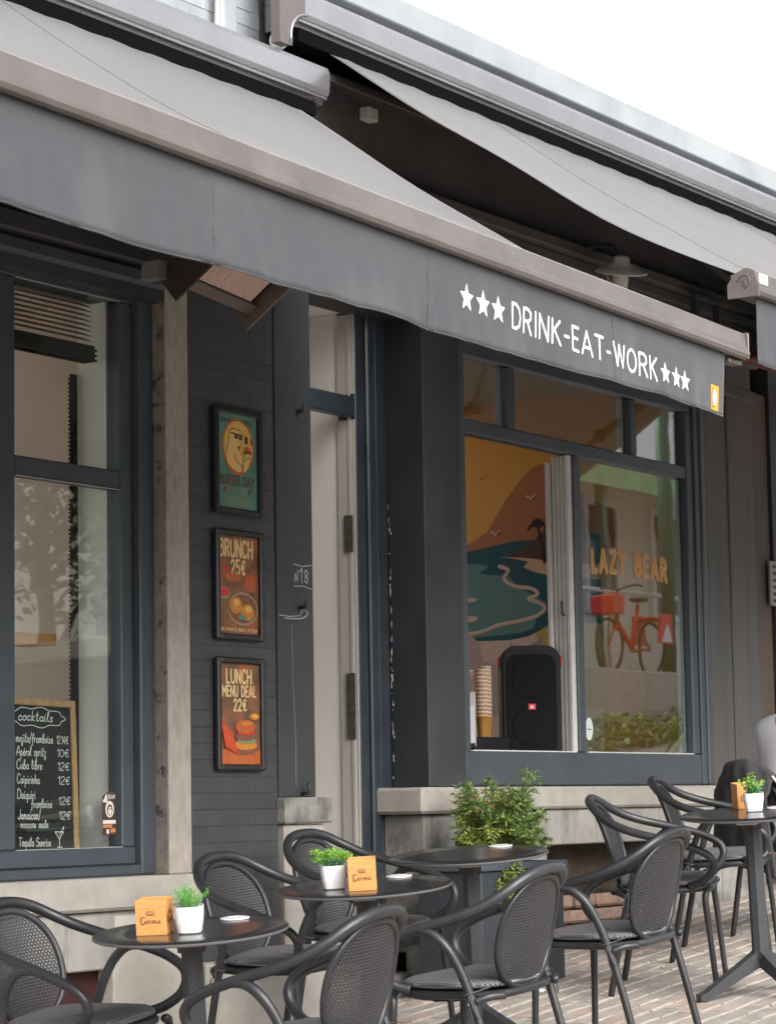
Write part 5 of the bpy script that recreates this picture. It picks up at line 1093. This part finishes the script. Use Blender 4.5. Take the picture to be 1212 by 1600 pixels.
path = smooth_path([(0, .19, .44, ), (0, .225, .60), (0, .262, .76), (0, .285, .845), (0, .318, .852), (0, .345, .80), (0, .355, .65), (0, .36, .48), (0, .35, .36)], 5)[:nv + 1]
for i in range(nu + 1):
    u = i / nu * 2 - 1
    for j, p in enumerate(path):
        z = p.z - (.055 * u * u + .03 * abs(u) ** 4) * (1 if 8 < j < 30 else .6) + .003 * sin(9 * u + j * .5); y = p.y - .055 * u * u + .004 * sin(13 * u + .35 * j) + .006 * sin(5 * u - .4 * j) + (.02 * abs(u) if j > 25 else 0)
        V.append((u * (.205 + .02 * sin(j * .21)), y, z))
m_ = len(path); mb.add(V, [(i * m_ + j, (i + 1) * m_ + j, (i + 1) * m_ + j + 1, i * m_ + j + 1) for i in range(nu) for j in range(m_ - 1)], 0, True)
jk = link('jacket', mb.mesh('jacket', mat('dark grey jacket cloth', (.045, .043, .045), .85, var=.3, vscale=10, bump=.8, bscale=25)), None, 'dark jacket draped over the back of the occupied chair at the right edge', 'jacket', mw=C9)
md = jk.modifiers.new('thickness', 'SOLIDIFY'); md.thickness = .012; md.offset = 1
MB().tube(smooth_path([(-.19, .275, .79), (-.215, .25, .73), (-.20, .245, .66), (-.17, .25, .62)], 4), .006, 6).obj('lining_edge', M_print, jk)

# ================================================================== ACROSS THE STREET (seen in the panes)
M_w1 = mat('cream render across the street', (.80, .78, .70), .8, var=.06, vscale=1, stain=(.60, .58, .50), sscale=.8); M_w2 = mat('grey brick across the street', (.30, .27, .24), .85, var=.12, vscale=2)
M_grn = mat('bright green paint', (.30, .52, .24), .5, var=.2, vscale=3); M_dgn = mat('dark green iron', (.03, .14, .09), .45); M_dw = mat('dark far window', (.04, .05, .055), .12)
pavf = MB().add([(-30, -6.5, gz(-30)), (-30, -3.4, gz(-30)), (80, -3.4, gz(80)), (80, -6.5, gz(80)), (-30, -6.5, gz(-30) + .12), (-30, -3.4, gz(-30) + .12), (80, -3.4, gz(80) + .12), (80, -6.5, gz(80) + .12)], [(4, 5, 6, 7), (1, 2, 6, 5), (0, 1, 5, 4), (2, 3, 7, 6)])
pv = MB(); pv.add([(-30, -9.0, gz(-30) + .12), (-30, -3.4, gz(-30) + .12), (80, -3.4, gz(80) + .12), (80, -9.0, gz(80) + .12), (-30, -3.4, gz(-30) - .05), (80, -3.4, gz(80) - .05)], [(0, 1, 2, 3), (1, 4, 5, 2)]); pv.obj('far_pavement', mat('grey far pavement', (.34, .33, .31), .9, var=.1, vscale=1.5), kind='structure')
def house(x0, x1, h, wm, lb, canopy=None, yb=-9):
    z0 = gz(x0); t = thing('town_house', lb, 'house', (x0, yb, z0)); W_ = x1 - x0
    MB().box(0, W_, -6, 0, -1, h).obj('wall', wm, t); MB().box(-.1, W_ + .1, -6.1, .25, h + .001, h + .3, c=.03).obj('cornice', M_white, t)
    n = max(2, int(W_ / 2.3)); dz = SL * W_
    for fl in range(int((h - 1.5) / 3)):
        for k in range(n):
            x = (k + .5) * W_ / n; zb = 1.0 + dz + fl * 3.0
            if zb + 1.9 > h: continue
            f = MB(); 
            for q in ((x - .62, x - .5, .0, .08, zb, zb + 1.8), (x + .5, x + .62, 0, .08, zb, zb + 1.8), (x - .62, x + .62, 0, .08, zb + 1.801, zb + 1.92), (x - .66, x + .66, 0, .12, zb - .12, zb - .001), (x - .03, x + .03, .0, .06, zb, zb + 1.8)): f.box(*q)
            fo = f.obj('window', M_white, t); MB().box(x - .499, x + .499, -.02, .02, zb + .001, zb + 1.799).obj('pane', M_dw, fo)
    if canopy:
        q = MB(); q.prism([(0, 3.5 + dz), (2.2, 2.7 + dz), (2.2, 2.95 + dz), (0, 4.7 + dz)], 'x', .3, W_ - .3); q.obj('canopy', M_white, t); MB().box(.28, W_ - .28, 2.201, 2.26, 2.62 + dz, 2.98 + dz).obj('canopy_edge', canopy, t)
        for k in range(3): MB().box(.6 + k * (W_ - 1.4) / 2, .75 + k * (W_ - 1.4) / 2, 2.0, 2.15, 0, 2.7 + dz).obj('canopy_post', M_dgn, t)
    return t
house(-30, -16, 8.5, M_w2, 'grey brick town house far behind the viewpoint, lower end of the square', yb=-30)
house(-15.9, 2, 8.0, M_w1, 'cream town house far behind the viewpoint, across the square', yb=-30)
house(2.1, 19, 8.5, M_w2, 'grey brick town house on the far side of the square', yb=-30)
house(27, 47, 5.9, M_w1, 'cream building with a green edged canopy, seen mirrored in the right window', M_grn)
house(47.2, 62, 9, M_w2, 'grey brick town house farthest up the street')
def tree(x, y, h, lb, seed):
    r_ = random.Random(seed); t = thing('street_tree', lb, 'tree', (x, y, gz(x)), group='trees in the gap across the street'); tr = MB()
    tr.tube(smooth_path([(0, 0, -.2), (.05, .03, h * .3), (-.05, .0, h * .55), (0, .05, h * .8)], 4), [.16 - .009 * k for k in range(13)], 8); ends = []
    for k in range(9):
        a_ = r_.uniform(0, 6.28); b_ = Vector((0, 0, h * r_.uniform(.18, .62))); e = b_ + Vector((cos(a_) * h * .26, sin(a_) * h * .26, h * r_.uniform(.1, .28))); tr.tube([b_, b_.lerp(e, .5) + Vector((0, 0, .15)), e], [.06, .04, .015], 6); ends.append(e)
    tr.obj('trunk', mat('bark', (.10, .08, .06), .9), t); cr = MB()
    for e in ends + [Vector((0, 0, h * .85))]:
        for k in range(420):
            p = e + Vector((r_.gauss(0, .5), r_.gauss(0, .5), r_.gauss(0, .5))); leafmesh(cr, p, Vector((r_.uniform(-1, 1), r_.uniform(-1, 1), r_.uniform(-.8, .5))), r_.uniform(.12, .22), .10, r_.choice((0, 0, 1)))
    cr.obj('crown', [LM_[0], LM_[1]], t, kind='stuff')
tree(20.5, -8.0, 4.4, 'bushy green tree at the near end of the gap across the street', 1); tree(22.6, -8.6, 6.2, 'taller green tree in the middle of the gap across the street', 2); tree(25.0, -8.2, 5.4, 'green tree beside the cream building across the street', 3)
rw_ = thing('retaining_wall', 'low beige stone retaining wall under the parked red bicycle', 'wall', (30, -4.0, gz(30)))
for k in range(11): x = -9 + k * 1.6; MB().box(x, x + 1.59, -.25, .25, SL * x - .5, .86, c=.02).obj('stone_block', M_pale, rw_)
MB().box(-8.9, 8.5, -2.6, -.26, -2.0, .84).obj('terrace', M_conc, rw_)
rail_ = thing('hand_rail', 'thin pale hand rail above the bicycle across the street', 'railing', (30, -5.3, gz(30) + .84))
MB().tube([(-5, 0, 1.25), (7, 0, 1.35)], .035, 8).obj('rail', M_w1, rail_)
for k in range(5): MB().tube([(-5 + k * 3, 0, 0), (-5 + k * 3, 0, 1.25 + k * .025)], .02, 6).obj('post', M_w1, rail_)
MB().tube([(35.4, -5.0, gz(35.4)), (35.4, -5.0, gz(35.4) + 6.5)], .11, 12).obj('green_post', M_dgn, label='dark green iron post rising beside the red bicycle', cat='post')
hd = thing('hedge', 'low green hedge standing out in the street, seen mirrored low in the right window', 'hedge', (25.8, -1.1, gz(25.8))); hm = MB(); r_ = random.Random(5)
for k in range(2600): x = r_.uniform(-2.6, 2.6); leafmesh(hm, Vector((x, r_.gauss(0, .16), SL * x + r_.uniform(-.1, .28) + .10 * sin(x * 3))), Vector((r_.uniform(-1, 1), r_.uniform(-1, 1), r_.uniform(-.2, 1))), r_.uniform(.06, .12), .05, r_.choice((0, 1, 2)))
hm.obj('foliage', LM_[:3], hd, kind='stuff')
bk = thing('bicycle', 'red rental bicycle with a luggage box, parked across the street and mirrored in the pane', 'bicycle', (33.1, -4.45, 3.455)); M_bk = mat('red bicycle paint', (.70, .03, .02), .35)
for x in (-.55, .55):
    w_ = MB(); w_.tube([(x + .33 * cos(t), 0, .34 + .33 * sin(t)) for t in [2 * pi * k / 32 for k in range(32)]], .02, 8, closed=True); wo_ = w_.obj('wheel', M_rubber, bk)
    s_ = MB(); [s_.tube([(x, 0, .34), (x + .31 * cos(k * pi / 6), 0, .34 + .31 * sin(k * pi / 6))], .003, 4) for k in range(12)]; s_.obj('spokes', M_grey, wo_, kind='stuff')
fm = MB()
for a_, b_, r0 in (((-.55, 0, .34), (-.05, 0, .30), .018), ((-.55, 0, .34), (-.2, 0, .62), .014), ((-.05, 0, .30), (-.24, 0, .88), .022), ((-.05, 0, .30), (.36, 0, .62), .035), ((.36, 0, .58), (.30, 0, 1.02), .022), ((.36, 0, .58), (.55, 0, .34), .018)): fm.tube([a_, b_], r0, 8)
fm.obj('frame', M_bk, bk); bk.rotation_euler = (0, 0, pi); bk.scale = (1.15, 1.15, 1.15); MB().tube(smooth_path([(.14, -.28, 1.06), (.28, -.22, 1.08), (.32, 0, 1.03), (.28, .22, 1.08), (.14, .28, 1.06)], 4), .013, 6).obj('handlebar', M_iron, bk)
MB().prism([(-.40, .92), (-.38, .97), (-.16, .96), (-.10, .93), (-.2, .90)], 'y', -.07, .07).obj('saddle', M_rubber, bk); MB().box(-.78, -.34, -.16, .16, .70, .73).obj('rack', M_bk, bk)
[MB().prism([(-.80, .40), (-.36, .40), (-.44, .76), (-.70, .78)], 'y', y_, y_ + .03).obj('side_panel', M_bk, bk) for y_ in (.17, -.20)]; [MB().prism([(-.76, .42), (-.42, .42), (-.58, .66)], 'y', y_, y_ + .004).obj('white_panel', M_white, bk) for y_ in (.2005, -.2045)]; MB().box(.42, .72, -.16, .16, .72, .95, c=.02).obj('front_basket', M_bk, bk)
car = thing('parked_car', 'dark grey parked hatchback across the street, mirrored in the left window', 'car', (17.2, -2.4, gz(17.2))); CMx = Matrix.Rotation(-math.atan(SL), 4, 'Y'); car.matrix_world = Matrix.Translation((17.2, -2.3, gz(17.2))) @ CMx
M_cb = mat('dark grey car paint', (.06, .065, .07), .25, coat=.8)
MB().prism([(-2.0, .3), (-2.05, .7), (-1.9, .92), (-1.2, .95), (-.9, .98), (1.3, .98), (1.95, .9), (2.05, .6), (2.0, .3)], 'y', -.85, .85).obj('body', M_cb, car)
cbn = MB(); bt_ = [(-1.15, .981), (1.55, .981)]; V = [(-1.2, -.8, .981), (1.7, -.8, .981), (1.7, .8, .981), (-1.2, .8, .981), (-.45, -.62, 1.42), (1.25, -.62, 1.42), (1.25, .62, 1.42), (-.45, .62, 1.42)]
cbn.add(V, [(0, 1, 5, 4), (1, 2, 6, 5), (2, 3, 7, 6), (3, 0, 4, 7)], 0); cbn.obj('windows', M_dw, car); MB().box(-.47, 1.27, -.63, .63, 1.421, 1.46, c=.015).obj('roof', M_cb, car)
for x in (-1.25, 1.3):
    for y in (-.86, .70): wh = MB().lathe([(.2, 0), (.31, .02), (.32, .14), (.2, .16)], 24, M=Matrix.Translation((x, y, .31)) @ Matrix.Rotation(-pi / 2, 4, 'X')).obj('wheel', M_rubber, car); MB().lathe([(.05, -.004), (.19, -.002), (.19, .162), (.05, .164)], 20, M=Matrix.Translation((x, y, .31)) @ Matrix.Rotation(-pi / 2, 4, 'X')).obj('rim', M_grey, wh)
for y in (-.6, .6): MB().box(-2.06, -1.98, y - .17, y + .17, .62, .76, c=.02).obj('headlight', M_white, car)

# small litter on the paving
for k, (x, y, w_, lb) in enumerate(((10.05, 5.72, .05, 'scrap of white paper on the paving near the stone ledge'), (12.6, 5.9, .03, 'tiny white scrap on the paving under the sill'))):
    q = MB(); q.prism([(-w_, -.012), (w_ * .3, -.02), (w_, .0), (w_ * .4, .018), (-w_ * .7, .012)], 'z', 0, .004); o = q.obj('paper_scrap', M_white, None, label=lb, cat='litter'); o.matrix_world = upright(Vector((x, y, gz(x) + .003)), Vector((-SL, 0, 1)).normalized(), 20 + 60 * k)
q = MB(); r_ = random.Random(11)
for k in range(170):
    x = r_.uniform(8, 13.5); y = 6.25 - abs(r_.gauss(0, .7)); M_ = Matrix.Translation((x, y, gz(x) + .003)) @ Matrix.Rotation(r_.uniform(0, 3), 4, 'Z'); w_ = r_.uniform(.003, .010); q.box(-w_, w_, -w_ * .5, w_ * .5, 0, .003, M=M_)
q.obj('grit', M_sill, None, kind='stuff', label='scattered grit and crumbs on the paving along the wall', cat='grit')
